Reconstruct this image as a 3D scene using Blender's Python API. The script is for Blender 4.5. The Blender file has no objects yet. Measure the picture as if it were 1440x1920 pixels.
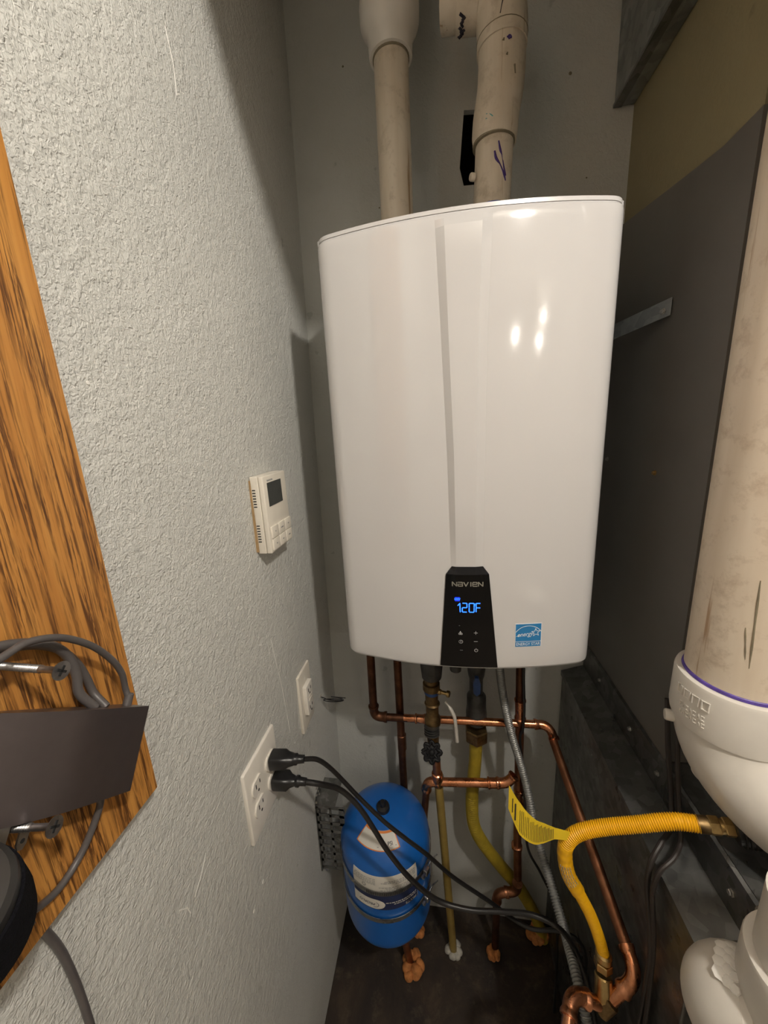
import bpy, bmesh, math, random
from mathutils import Vector, Matrix
random.seed(7)
S = bpy.context.scene
COL = S.collection

# ------------------------------------------------------------------ camera
cam_d = bpy.data.cameras.new('camera')
cam_d.sensor_fit = 'HORIZONTAL'; cam_d.sensor_width = 36.0
cam_d.lens = 36.0 * 690.0 / 1440.0
cam_d.clip_start = 0.01
cam = bpy.data.objects.new('camera', cam_d); COL.objects.link(cam)
_r = Vector((0.98791291, 0.14628941, -0.051259))
_u = Vector((0.01589575, 0.23333089, 0.97226746))
_b = Vector((0.15419274, -0.96133038, 0.22818522))
cam.matrix_world = Matrix(((_r.x, _u.x, _b.x, 0.31), (_r.y, _u.y, _b.y, 0.0),
                           (_r.z, _u.z, _b.z, 1.57), (0, 0, 0, 1)))
S.camera = cam

# ------------------------------------------------------------------ world / exposure / lamp settings
W = bpy.data.worlds.new('world'); S.world = W; W.use_nodes = True
W.node_tree.nodes['Background'].inputs[0].default_value = (1.0, 0.93, 0.84, 1)
W.node_tree.nodes['Background'].inputs[1].default_value = 0.0
S.view_settings.view_transform = 'Standard'
S.view_settings.look = 'None'
S.view_settings.gamma = 1.0
S.view_settings.use_curve_mapping = False
S.view_settings.exposure = 0.0
LAMP_POS = (0.79, -0.24, 2.32)          # bulb that hangs above the closet opening
LAMP_COL = (1.0, 0.93, 0.84); LAMP_STRENGTH = 980.0
FAR_POS = (1.62, -1.62, 2.12)           # three-bulb fixture further back in the room
FAR_STRENGTH = 120.0

# ------------------------------------------------------------------ material helpers
MATS = {}
def new_mat(name):
    m = bpy.data.materials.new(name); m.use_nodes = True
    return m, m.node_tree.nodes, m.node_tree.links, m.node_tree.nodes['Principled BSDF']

def noise(n, l, scale, detail=3, rough=.5, dist=0.0, vec=None, stretch=None):
    t = n.new('ShaderNodeTexNoise'); t.inputs['Scale'].default_value = scale
    t.inputs['Detail'].default_value = detail; t.inputs['Roughness'].default_value = rough
    t.inputs['Distortion'].default_value = dist
    c = n.new('ShaderNodeTexCoord')
    if stretch:
        mp = n.new('ShaderNodeMapping'); mp.inputs['Scale'].default_value = stretch
        l.new(c.outputs['Object'], mp.inputs['Vector']); l.new(mp.outputs[0], t.inputs['Vector'])
    else:
        l.new(c.outputs['Object'], t.inputs['Vector'])
    return t.outputs['Fac']

def ramp(n, l, fac, stops):
    r = n.new('ShaderNodeValToRGB'); e = r.color_ramp.elements
    while len(e) < len(stops): e.new(.5)
    for k, (p, c) in zip(e, stops):
        k.position = p; k.color = (c[0], c[1], c[2], 1)
    l.new(fac, r.inputs[0]); return r.outputs['Color']

def bump(n, l, b, h, strength, dist):
    x = n.new('ShaderNodeBump'); x.inputs['Strength'].default_value = strength
    x.inputs['Distance'].default_value = dist
    l.new(h, x.inputs['Height']); l.new(x.outputs[0], b.inputs['Normal'])

def mix(n, l, fac, a, b):
    x = n.new('ShaderNodeMix'); x.data_type = 'RGBA'
    if hasattr(fac, 'is_linked'): l.new(fac, x.inputs[0])
    else: x.inputs[0].default_value = fac
    for sock, v in ((x.inputs[6], a), (x.inputs[7], b)):
        if hasattr(v, 'is_linked'): l.new(v, sock)
        else: sock.default_value = (v[0], v[1], v[2], 1)
    return x.outputs[2]

def plain(name, col, rough=.5, metal=0.0, var=.12, scale=40, coat=0.0, bstr=0.0, bscale=200, spec=.5):
    if name in MATS: return MATS[name]
    m, n, l, b = new_mat(name)
    f = noise(n, l, scale, 4, .6)
    lo = [c * (1 - var) for c in col]; hi = [min(1, c * (1 + var)) for c in col]
    l.new(ramp(n, l, f, [(.3, lo), (.7, hi)]), b.inputs['Base Color'])
    b.inputs['Roughness'].default_value = rough; b.inputs['Metallic'].default_value = metal
    b.inputs['Coat Weight'].default_value = coat; b.inputs['Coat Roughness'].default_value = .05
    b.inputs['Specular IOR Level'].default_value = spec
    if bstr: bump(n, l, b, noise(n, l, bscale, 3), bstr, .002)
    MATS[name] = m; return m

def emit(name, col, s):
    m, n, l, b = new_mat(name)
    b.inputs['Base Color'].default_value = (col[0], col[1], col[2], 1)
    b.inputs['Emission Color'].default_value = (col[0], col[1], col[2], 1)
    b.inputs['Emission Strength'].default_value = s
    MATS[name] = m; return m

def stucco(name, col, scale=120, strength=.5, var=.05):
    m, n, l, b = new_mat(name)
    f = noise(n, l, 6, 4, .6)
    c = ramp(n, l, f, [(.3, [x * (1 - var) for x in col]), (.7, [x * (1 + var) for x in col])])
    sp = noise(n, l, 34, 2, .5)
    dirt = ramp(n, l, sp, [(.72, (0, 0, 0)), (.76, (1, 1, 1))])
    l.new(mix(n, l, dirt, c, [x * .8 for x in col]), b.inputs['Base Color'])
    b.inputs['Roughness'].default_value = .62
    h = noise(n, l, scale, 2.5, .5, .9)
    h2 = noise(n, l, scale * .35, 2, .5, .3)
    a = n.new('ShaderNodeMath'); a.operation = 'ADD'
    l.new(h, a.inputs[0]); l.new(h2, a.inputs[1])
    bump(n, l, b, a.outputs[0], strength, .0035)
    MATS[name] = m; return m

def pvc_mat(name, lo, hi, streak, dirt, rough=.42):
    m, n, l, b = new_mat(name)
    f = noise(n, l, 26, 4, .6, 0, None, (1, 1, .12))
    c = ramp(n, l, f, [(.3, lo), (.62, hi)])
    f2 = noise(n, l, 70, 3, .6, 0, None, (1, 1, .06))
    s = ramp(n, l, f2, [(.66, (0, 0, 0)), (.72, (1, 1, 1))])
    c2 = mix(n, l, s, c, streak)
    f3 = noise(n, l, 38, 5, .7)
    s3 = ramp(n, l, f3, [(.52, (0, 0, 0)), (.72, (.8, .8, .8))])
    l.new(mix(n, l, s3, c2, dirt), b.inputs['Base Color'])
    b.inputs['Roughness'].default_value = rough
    MATS[name] = m; return m

def galv(name, lo, hi, rough=.38):
    m, n, l, b = new_mat(name)
    v = n.new('ShaderNodeTexVoronoi'); v.inputs['Scale'].default_value = 70
    c = n.new('ShaderNodeTexCoord'); l.new(c.outputs['Object'], v.inputs['Vector'])
    sx = n.new('ShaderNodeSeparateColor'); l.new(v.outputs['Color'], sx.inputs[0])
    base = ramp(n, l, sx.outputs[0], [(0, lo), (1, hi)])
    d = ramp(n, l, noise(n, l, 9, 5, .65), [(.42, (0, 0, 0)), (.7, (.7, .7, .7))])
    l.new(mix(n, l, d, base, [x * .55 for x in lo]), b.inputs['Base Color'])
    b.inputs['Metallic'].default_value = .85
    r = ramp(n, l, noise(n, l, 25, 3), [(.3, (rough - .08,) * 3), (.7, (rough + .14,) * 3)])
    l.new(r, b.inputs['Roughness'])
    MATS[name] = m; return m

def metal2(name, lo, hi, rough=.25, scale=30, p0=.35, p1=.65, met=1.0):
    m, n, l, b = new_mat(name)
    l.new(ramp(n, l, noise(n, l, scale, 5, .65), [(p0, lo), (p1, hi)]), b.inputs['Base Color'])
    b.inputs['Metallic'].default_value = met
    r = ramp(n, l, noise(n, l, scale * 1.7, 3), [(.3, (rough,) * 3), (.7, (rough + .15,) * 3)])
    l.new(r, b.inputs['Roughness'])
    MATS[name] = m; return m

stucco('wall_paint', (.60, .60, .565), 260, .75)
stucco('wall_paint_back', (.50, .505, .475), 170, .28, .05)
stucco('wall_olive', (.27, .235, .135), 200, .15, .05)
stucco('room_paint', (.48, .45, .41), 120, .3)
plain('room_floor', (.42, .36, .29), .7, 0, .15, 30)
plain('ceiling_paint', (.55, .53, .48), .8)
plain('enamel', (.585, .575, .568), .09, 0, .012, 3, .5, .02, 500)
plain('enamel_trim', (.60, .59, .58), .25, 0, .02, 5)
plain('panel_black', (.003, .003, .0035), .16, 0, .05, 40, 0, 0, 200, .3)
plain('panel_bevel', (.012, .012, .014), .2, 0, .05, 40, 0, 0, 200, .4)
plain('logo_grey', (.30, .29, .25), .35, .4)
plain('icon_grey', (.45, .45, .45), .5)
plain('seal_blue', (.025, .19, .43), .35, 0, .02)
plain('print_white', (.82, .84, .85), .5, 0, .02)
plain('print_black', (.02, .02, .022), .5)
plain('print_grey', (.28, .28, .27), .6)
plain('plastic_white', (.78, .74, .67), .38, 0, .02)
plain('plastic_ivory', (.74, .69, .60), .42, 0, .02)
plain('wall_gap_brown', (.38, .25, .12), .8, 0, .2)
plain('lcd', (.055, .058, .055), .25, 0, .1, 60)
plain('slot_black', (.01, .01, .01), .7)
plain('rubber_black', (.010, .010, .011), .33, 0, .1, 60)
plain('cable_black', (.012, .011, .011), .38, 0, .1, 60)
plain('cable_grey', (.085, .076, .074), .42, 0, .1, 60)
plain('cable_brown', (.028, .022, .019), .5, 0, .1)
plain('velvet_black', (.006, .006, .008), .95, 0, .3, 300, 0, .6, 900, .1)
plain('device_grey', (.022, .021, .020), .5, 0, .1, 80)
plain('adapter_dark', (.15, .128, .128), .34, .8, .04, 90)
plain('tank_blue', (.007, .105, .40), .33, 0, .06, 12, .25)
plain('label_white', (.66, .63, .57), .5, 0, .04)
plain('label_navy', (.012, .022, .075), .45, 0, .1)
plain('label_grey', (.30, .27, .22), .5, .2, .2, 90)
plain('sticker_orange', (.72, .22, .04), .5, 0, .05)
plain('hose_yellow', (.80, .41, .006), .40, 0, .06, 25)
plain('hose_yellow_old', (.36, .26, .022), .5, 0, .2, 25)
plain('tag_yellow', (.66, .46, .015), .5, 0, .05)
plain('drain_pipe', (.30, .21, .055), .45, 0, .22, 14)
plain('wheel_black', (.004, .004, .005), .55, 0, .2, 60, 0, 0, 200, .25)
plain('lever_white', (.62, .58, .52), .4, .2, .1)
plain('handle_blue', (.02, .06, .19), .4, 0, .2)
plain('iron_black', (.024, .023, .022), .4, .5, .3, 60, 0, .3, 300)
plain('iron_grey', (.06, .058, .055), .5, .5, .35, 50)
plain('foam_orange', (.52, .20, .055), .85, 0, .35, 60, 0, .8, 160)
plain('grout_white', (.42, .40, .35), .9, 0, .3, 60, 0, .8, 160)
plain('furnace_paint', (.135, .128, .118), .34, 0, .05, 12)
plain('marker_purple', (.045, .018, .16), .5, 0, .3, 90)
plain('primer_purple', (.085, .05, .28), .45, 0, .35, 90)
plain('marker_black', (.012, .010, .022), .6)
plain('marker_teal', (.10, .33, .33), .6, 0, .3, 120)
plain('cavity_shade', (.022, .018, .015), .9)
plain('fitting_white', (.68, .645, .585), .35, 0, .05, 18)
plain('scrape_white', (.85, .83, .78), .6)
plain('dirt_grime', (.20, .17, .11), .8, 0, .3)
plain('pen_blue', (.06, .12, .45), .5)
pvc_mat('pvc_old', (.55, .47, .36), (.66, .59, .48), (.34, .24, .14), (.40, .33, .24))
pvc_mat('pvc_stack', (.62, .52, .40), (.70, .61, .49), (.42, .28, .17), (.46, .36, .26))
galv('galvanized', (.26, .28, .28), (.40, .42, .42))
galv('galvanized_dark', (.15, .155, .15), (.25, .255, .25), .34)
galv('bracket_steel', (.20, .20, .19), (.36, .36, .35), .3)
metal2('copper', (.52, .20, .09), (.72, .33, .18), .20)
metal2('copper_dull', (.24, .10, .052), (.44, .20, .105), .36, 22)
metal2('copper_dark', (.085, .040, .024), (.19, .085, .045), .42, 18)
metal2('brass', (.40, .26, .10), (.60, .43, .19), .28, 40)
metal2('brass_dark', (.13, .085, .042), (.30, .20, .09), .40, 40)
metal2('steel', (.42, .41, .39), (.62, .61, .58), .28, 60)
metal2('screw_steel', (.26, .25, .25), (.44, .43, .43), .35, 90)
metal2('conduit_steel', (.25, .25, .235), (.36, .36, .345), .42, 60, .35, .65, .7)
emit('lamp_glow', LAMP_COL, LAMP_STRENGTH)
emit('far_glow', (1.0, .92, .82), FAR_STRENGTH)
emit('led_blue', (.02, .14, 1.0), 3.2)
emit('led_blue_dim', (.006, .03, .85), .9)

def oak():
    m, n, l, b = new_mat('oak')
    g1 = noise(n, l, 62, 4, .6, 1.0, None, (1, 1, .045))
    g2 = noise(n, l, 430, 4, .7, .5, None, (1, 1, .045))
    c = ramp(n, l, g1, [(.28, (.56, .27, .065)), (.5, (.48, .215, .048)), (.66, (.38, .155, .032))])
    d1 = ramp(n, l, noise(n, l, 105, 4, .65, .7, None, (1, 1, .035)), [(.42, (0, 0, 0)), (.56, (1, 1, 1))])
    d2 = ramp(n, l, g2, [(.44, (0, 0, 0)), (.54, (1, 1, 1))])
    x = n.new('ShaderNodeMath'); x.operation = 'MULTIPLY'
    l.new(d1, x.inputs[0]); l.new(d2, x.inputs[1])
    l.new(mix(n, l, x.outputs[0], c, (.105, .040, .011)), b.inputs['Base Color'])
    b.inputs['Roughness'].default_value = .38
    bump(n, l, b, d2, .12, .0006)
    MATS['oak'] = m
oak()

def floor_mat():
    m, n, l, b = new_mat('stained_floor')
    c = ramp(n, l, noise(n, l, 7, 6, .68, .6), [(.36, (.010, .006, .0045)), (.54, (.028, .017, .010)), (.72, (.085, .055, .032))])
    p = ramp(n, l, noise(n, l, 22, 5, .7), [(.55, (0, 0, 0)), (.75, (.8, .8, .8))])
    l.new(mix(n, l, p, c, (.09, .065, .042)), b.inputs['Base Color'])
    b.inputs['Roughness'].default_value = .6
    bump(n, l, b, noise(n, l, 60, 5, .7), .4, .004)
    MATS['stained_floor'] = m
floor_mat()

# ------------------------------------------------------------------ mesh helpers
class MB:
    """collects shapes, then links them as one mesh object"""
    def __init__(s): s.v = []; s.f = []
    def add(s, vs, fs):
        o = len(s.v); s.v += [tuple(p) for p in vs]; s.f += [tuple(i + o for i in q) for q in fs]; return s
    def build(s, name, mat, parent=None, sharp=35, smooth=True, kind=None, recalc=True):
        me = bpy.data.meshes.new(name); me.from_pydata(s.v, [], s.f)
        if recalc:
            bm = bmesh.new(); bm.from_mesh(me)
            bmesh.ops.recalc_face_normals(bm, faces=bm.faces); bm.to_mesh(me); bm.free()
        me.materials.append(MATS[mat])
        if smooth:
            for p in me.polygons: p.use_smooth = True
            me.set_sharp_from_angle(angle=math.radians(sharp))
        o = bpy.data.objects.new(name, me); COL.objects.link(o)
        if parent is not None:
            o.parent = parent; o.matrix_parent_inverse = parent.matrix_world.inverted()
        if kind: o['kind'] = kind
        return o
    # --- shapes
    def box(s, a, b, bev=0.0):
        x0, y0, z0 = a; x1, y1, z1 = b
        return s.hull_box(Vector(((x0 + x1) / 2, (y0 + y1) / 2, (z0 + z1) / 2)), Vector((x1 - x0, y1 - y0, z1 - z0)), Matrix.Identity(3), bev)
    def hull_box(s, c, size, M, bev=0.0):
        bm = bmesh.new(); bmesh.ops.create_cube(bm, size=1)
        for v in bm.verts: v.co = Vector((v.co.x * size[0], v.co.y * size[1], v.co.z * size[2]))
        if bev > 0:
            bmesh.ops.bevel(bm, geom=bm.edges[:], offset=bev, segments=3, profile=.5, affect='EDGES')
        bm.verts.index_update()
        s.add([Vector(c) + M @ v.co for v in bm.verts], [[v.index for v in f.verts] for f in bm.faces])
        bm.free(); return s
    def lathe(s, base, axis, prof, seg=28, caps=True):
        """prof = [(r, h)...] along axis from base"""
        ax = Vector(axis).normalized(); M = frame(ax); base = Vector(base); vs = []; fs = []
        for r, h in prof:
            for k in range(seg):
                a = 2 * math.pi * k / seg
                vs.append(base + ax * h + M[0] * (r * math.cos(a)) + M[1] * (r * math.sin(a)))
        for i in range(len(prof) - 1):
            for k in range(seg):
                k2 = (k + 1) % seg
                fs.append((i * seg + k, i * seg + k2, (i + 1) * seg + k2, (i + 1) * seg + k))
        if caps:
            fs.append(tuple(range(seg))); fs.append(tuple((len(prof) - 1) * seg + k for k in range(seg)))
        return s.add(vs, fs)
    def cyl(s, a, b, r, seg=24, r2=None):
        a = Vector(a); b = Vector(b)
        return s.lathe(a, b - a, [(r, 0), (r if r2 is None else r2, (b - a).length)], seg)
    def sweep(s, pts, rad, seg=16, caps=True):
        """tube through pts; rad = number or list per point"""
        pts = [Vector(p) for p in pts]; n = len(pts)
        rs = rad if isinstance(rad, (list, tuple)) else [rad] * n
        tang = []
        for i in range(n):
            t = pts[min(i + 1, n - 1)] - pts[max(i - 1, 0)]
            tang.append(t.normalized() if t.length > 1e-9 else Vector((0, 0, 1)))
        u = frame(tang[0])[0]; vs = []; fs = []
        for i in range(n):
            t = tang[i]; u = (u - t * u.dot(t)).normalized(); w = t.cross(u)
            for k in range(seg):
                a = 2 * math.pi * k / seg
                vs.append(pts[i] + (u * math.cos(a) + w * math.sin(a)) * rs[i])
        for i in range(n - 1):
            for k in range(seg):
                k2 = (k + 1) % seg
                fs.append((i * seg + k, i * seg + k2, (i + 1) * seg + k2, (i + 1) * seg + k))
        if caps:
            fs.append(tuple(range(seg))); fs.append(tuple((n - 1) * seg + k for k in range(seg)))
        return s.add(vs, fs)
    def prism(s, poly, o, ux, uy, uz, depth):
        """extrude 2-D polygon (in ux, uy) by depth along uz"""
        o = Vector(o); ux = Vector(ux); uy = Vector(uy); uz = Vector(uz); n = len(poly)
        vs = [o + ux * x + uy * y for x, y in poly] + [o + ux * x + uy * y + uz * depth for x, y in poly]
        fs = [tuple(range(n)), tuple(range(2 * n - 1, n - 1, -1))]
        fs += [(i, (i + 1) % n, n + (i + 1) % n, n + i) for i in range(n)]
        return s.add(vs, fs)
    def grid(s, fn, us, vs_):
        nu, nv = len(us), len(vs_)
        vs = [fn(u, v) for v in vs_ for u in us]
        fs = [(j * nu + i, j * nu + i + 1, (j + 1) * nu + i + 1, (j + 1) * nu + i) for j in range(nv - 1) for i in range(nu - 1)]
        return s.add(vs, fs)
    def slab(s, fn, us, vs_, th):
        """curved patch with thickness: fn(u, v, offset)"""
        nu, nv = len(us), len(vs_); n = nu * nv
        a = [fn(u, v, 0) for v in vs_ for u in us]; b = [fn(u, v, th) for v in vs_ for u in us]
        fs = []
        for j in range(nv - 1):
            for i in range(nu - 1):
                q = (j * nu + i, j * nu + i + 1, (j + 1) * nu + i + 1, (j + 1) * nu + i)
                fs.append(tuple(k + n for k in q)); fs.append(q[::-1])
        ring = [i for i in range(nu)] + [j * nu + nu - 1 for j in range(1, nv)] + [(nv - 1) * nu + i for i in range(nu - 2, -1, -1)] + [j * nu for j in range(nv - 2, 0, -1)]
        for k in range(len(ring)):
            p, q = ring[k], ring[(k + 1) % len(ring)]
            fs.append((p, q, q + n, p + n))
        return s.add(a + b, fs)

def frame(ax):
    ax = Vector(ax).normalized()
    h = Vector((0, 0, 1)) if abs(ax.z) < .9 else Vector((1, 0, 0))
    u = ax.cross(h).normalized(); return (u, ax.cross(u).normalized())

def lin(a, b, n): return [a + (b - a) * i / (n - 1) for i in range(n)]

def spline(pts, per=8):
    P = [Vector(p) for p in pts]; P = [P[0] * 2 - P[1]] + P + [P[-1] * 2 - P[-2]]; out = []
    for i in range(1, len(P) - 2):
        p0, p1, p2, p3 = P[i - 1:i + 3]
        for k in range(per):
            t = k / per
            out.append(.5 * ((2 * p1) + (p2 - p0) * t + (2 * p0 - 5 * p1 + 4 * p2 - p3) * t * t + (3 * p1 - p0 - 3 * p2 + p3) * t ** 3))
    out.append(P[-2]); return out

def resample(pts, step):
    out = [pts[0].copy()]; acc = 0.0
    for a, b in zip(pts, pts[1:]):
        L = (b - a).length
        while acc + L >= step and L > 1e-9:
            a = a + (b - a) * ((step - acc) / L); out.append(a.copy()); L = (b - a).length; acc = 0.0
        acc += L
    return out

def arc_corner(a, c, b, leg, n=10):
    """rounded corner path: starts leg before c, ends leg after c"""
    a, c, b = Vector(a), Vector(c), Vector(b)
    d1 = (c - a).normalized(); d2 = (b - c).normalized(); out = []
    p0 = c - d1 * leg; p2 = c + d2 * leg
    for k in range(n + 1):
        t = k / n; out.append(p0 * (1 - t) ** 2 + c * 2 * t * (1 - t) + p2 * t * t)
    return out

def thing(name, label, cat, loc=(0, 0, 0), group=None):
    o = bpy.data.objects.new(name, None); COL.objects.link(o); o.location = loc
    o.empty_display_size = .05; o['label'] = label; o['category'] = cat
    o.matrix_world = Matrix.Translation(loc)
    if group: o['group'] = group
    return o
def tag(o, label, cat, group=None):
    o['label'] = label; o['category'] = cat
    if group: o['group'] = group
    return o
def struct(o): o['kind'] = 'structure'; return o

def text_polys(txt, size=1.0, shear=0.0, bold=0.0, xs=1.0, align='CENTER'):
    c = bpy.data.curves.new('text', 'FONT'); c.body = txt; c.size = size; c.align_x = align; c.align_y = 'CENTER'
    c.shear = shear; c.offset = bold; c.resolution_u = 3; c.fill_mode = 'FRONT'
    o = bpy.data.objects.new('text', c); COL.objects.link(o)
    dg = bpy.context.evaluated_depsgraph_get(); me = bpy.data.meshes.new_from_object(o.evaluated_get(dg))
    vs = [(v.co.x * xs, v.co.y) for v in me.vertices]; fs = [tuple(p.vertices) for p in me.polygons]
    bpy.data.objects.remove(o); bpy.data.curves.remove(c); bpy.data.meshes.remove(me)
    return vs, fs
def put_text(mb, txt, fn, size, **k):
    vs, fs = text_polys(txt, size, **k); mb.add([fn(x, y) for x, y in vs], fs)
def ring2d(mb, fn, cx, cy, r, w, a0=0, a1=360, n=28):
    us = [math.radians(a0 + (a1 - a0) * i / n) for i in range(n + 1)]
    mb.grid(lambda u, v: fn(cx + v * math.cos(u), cy + v * math.sin(u)), us, [r - w / 2, r + w / 2])
def line2d(mb, fn, pts, w):
    for (x0, y0), (x1, y1) in zip(pts, pts[1:]):
        d = Vector((x1 - x0, y1 - y0)); L = d.length or 1; nx, ny = -d.y / L * w / 2, d.x / L * w / 2
        ex, ey = d.x / L * w * .3, d.y / L * w * .3
        mb.add([fn(x0 + nx - ex, y0 + ny - ey), fn(x0 - nx - ex, y0 - ny - ey), fn(x1 - nx + ex, y1 - ny + ey), fn(x1 + nx + ex, y1 + ny + ey)], [(0, 1, 2, 3)])
def rect2d(mb, fn, x0, y0, x1, y1, nx=2):
    mb.grid(lambda u, v: fn(u, v), lin(x0, x1, max(2, nx)), [y0, y1])

# ------------------------------------------------------------------ the setting
YB = 0.90            # back wall
XR = 0.675           # right wall of the closet
ZC = 2.48            # ceiling
def xw(z): return .018 * (z - 1.4)     # the left wall leans a little
def grid_wall(fn, us, vs_, name, mat):
    return struct(MB().grid(fn, us, vs_).build(name, mat))
o = MB().prism([(xw(-.02), -.02), (xw(ZC + .02), ZC + .02), (-.14, ZC + .02), (-.14, -.02)], (0, -2.2, 0), (1, 0, 0), (0, 0, 1), (0, 1, 0), 2.2 + YB + .12)
wl = struct(o.build('wall_left', 'wall_paint'))
# chips and scratches in the paint
chips = MB()
for (y, z, a, b) in [(.44, .80, .0035, .006), (.405, .79, .003, .008), (.53, 1.21, .002, .004), (.300, 1.62, .002, .003)]:
    chips.lathe((xw(z) - .001, y, z), (1, 0, 0), [(.0001, .0018), (a * .8, .0017), (a, .0008)], 9, False)
chips.build('paint_chip', 'scrape_white', wl)
scr = MB()
for (y0, z0, y1, z1) in [(.565, 1.20, .60, .96), (.275, 1.02, .29, .99), (.33, 1.03, .30, 1.0), (.49, 2.02, .495, 1.96)]:
    scr.sweep([(xw(z0) - .0003, y0, z0), (xw((z0 + z1) / 2) - .0003, (y0 + y1) / 2 + .004, (z0 + z1) / 2), (xw(z1) - .0003, y1, z1)], .0008, 5)
scr.build('scratch', 'scrape_white', wl)

# back wall with the cut-out beside the exhaust pipe
hole = [(.366, 2.163), (.416, 2.158), (.412, 2.035), (.3655, 2.037), (.3575, 2.068)]
hb = MB()
X0, X1, Z0, Z1 = -.04, 2.5, -.02, ZC + .02
outer = [(X0, Z1), (X1, Z1), (X1, Z0), (X0, Z0), (X0, 2.07)]
vs = [(x, YB, z) for x, z in hole] + [(x, YB, z) for x, z in outer] + [(x, YB + .012, z) for x, z in hole]
fs = [(i, (i + 1) % 5, 5 + (i + 1) % 5, 5 + i) for i in range(5)] + [(i, (i + 1) % 5, 10 + (i + 1) % 5, 10 + i) for i in range(5)]
hb.add(vs, fs)
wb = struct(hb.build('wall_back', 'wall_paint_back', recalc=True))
cv = MB(); cb = [(.30, YB + .012, 1.98), (.47, YB + .012, 1.98), (.47, YB + .012, 2.22), (.30, YB + .012, 2.22)]
cv.add(cb + [(x, YB + .16, z) for x, y, z in cb], [(4, 5, 6, 7)] + [(i, (i + 1) % 4, 4 + (i + 1) % 4, 4 + i) for i in range(4)])
cv.build('wall_cavity', 'cavity_shade', wb, smooth=False)  # near-black lining: the shade inside the hole is put into its colour
sp = MB()
for (x, z, r) in [(.20, 2.05, .002), (.19, 2.02, .0016), (.56, 2.19, .003), (.585, 1.98, .002), (.13, 2.27, .002), (.60, 2.02, .0015), (.49, .93, .002)]:
    sp.lathe((x, YB, z), (0, -1, 0), [(r, 0), (r * .6, .0012)], 8)
sp.build('paint_speck', 'dirt_grime', wb)

wr = struct(MB().box((XR, .565, 1.86), (XR + .07, YB + .02, ZC + .02)).build('wall_right', 'wall_olive', smooth=False))
struct(MB().box((-.2, .15, -.06), (2.6, YB + .15, 0)).build('floor', 'stained_floor', smooth=False))
struct(MB().box((-.2, -2.3, -.06), (2.6, .15, 0)).build('floor_room', 'room_floor', smooth=False))  # unseen room floor, its lighter tan added to bounce light upward
struct(MB().box((-.2, -2.3, ZC), (2.6, YB + .15, ZC + .06)).build('ceiling', 'ceiling_paint', smooth=False))
struct(MB().box((-.2, -2.3, -.02), (2.6, -2.2, ZC + .02)).build('wall_front', 'room_paint', smooth=False))
struct(MB().box((2.4, -2.3, -.02), (2.5, YB + .1, ZC + .02)).build('wall_far_right', 'room_paint', smooth=False))
# unseen bulkhead added over the opening, sloped end shaped to shade the left wall
struct(MB().prism([(.19, ZC + .01), (.25, 2.32), (.325, 2.210), (.354, 2.169), (.396, 2.127), (.432, 2.095), (.47, 2.082), (1.3, 2.082), (1.3, ZC + .01)], (0, .25, 0), (1, 0, 0), (0, 0, 1), (0, 1, 0), .05).build('shade_header', 'wall_paint_back', smooth=False))

# ------------------------------------------------------------------ tankless water heater
HX, HY0, HR = .3455, .587, .73
HZ0, HZ1 = 1.138, 1.850
def yf(x): d = x - HX; return HY0 + HR - math.sqrt(HR * HR - d * d)
def pl(z, tab):
    tab = sorted(tab)
    if z <= tab[0][0]: return tab[0][1]
    for (a, va), (b, vb) in zip(tab, tab[1:]):
        if z <= b: return va + (vb - va) * (z - a) / (b - a)
    return tab[-1][1]
# raised centre spine: outer edges of its two flanks
LO = [(1.34, .3240), (1.52, .3200), (1.70, .3130), (1.84, .3070)]
LI = [(1.34, .3325), (1.52, .3305), (1.70, .3238), (1.84, .3195)]
RI = [(1.34, .3640), (1.52, .3645), (1.70, .3663), (1.84, .3708)]
RO = [(1.34, .3760), (1.52, .3778), (1.70, .3796), (1.84, .3846)]
def rise(z): return .0070 * min(1.0, max(0.0, (z - 1.29) / .12)) * min(1.0, max(0.0, (1.846 - z) / .022))
def front_y(x, z):
    a, b, c, d = pl(z, LO), pl(z, LI), pl(z, RI), pl(z, RO); h = rise(z)
    t = 0 if x <= a or x >= d else (x - a) / (b - a) if x < b else 1 if x <= c else (d - x) / (d - c)
    return yf(x) - h * t

H = thing('tankless_water_heater', 'white glossy tankless water heater hung on the grey back wall', 'water heater', (HX, .75, HZ0))
rows = [(HZ0, .012), (HZ0 + .001, .0065), (HZ0 + .003, .003), (HZ0 + .007, .0008), (HZ0 + .013, 0)] + [(z, 0) for z in lin(HZ0 + .03, HZ1 - .02, 40)] + [(HZ1 - .010, 0), (HZ1 - .005, .0008), (HZ1 - .002, .003), (HZ1, .007)]
def cover_row(z, inset):
    a, b, c, d = pl(z, LO), pl(z, LI), pl(z, RI), pl(z, RO)
    xs = lin(HX - .195, a, 26) + lin(a, b, 4)[1:] + lin(b, c, 14)[1:] + lin(c, d, 4)[1:] + lin(d, HX + .195, 26)[1:]
    P = [(x, front_y(x, z)) for x in xs]
    ye = yf(HX + .195); N = 16
    def side(sg):
        out = []
        for k in range(1, N + 1):
            t = k / N
            bx = (1 - t) ** 2 * .195 + 2 * t * (1 - t) * .2225 + t * t * .2225
            by = (1 - t) ** 2 * ye + 2 * t * (1 - t) * (ye + .0068) + t * t * (ye + .034)
            out.append((HX + sg * bx, by))
        out += [(HX + sg * .2225, y) for y in lin(ye + .06, .80, 4)]
        return out
    P = side(-1)[::-1] + P + side(1)
    if inset:
        out = []
        for i, (x, y) in enumerate(P):
            p, q = P[max(0, i - 1)], P[min(len(P) - 1, i + 1)]
            tx, ty = q[0] - p[0], q[1] - p[1]; L = math.hypot(tx, ty) or 1
            out.append((x - ty / L * inset, y + tx / L * inset))
        P = out
    return [(x, y, z) for x, y in P]
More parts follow.
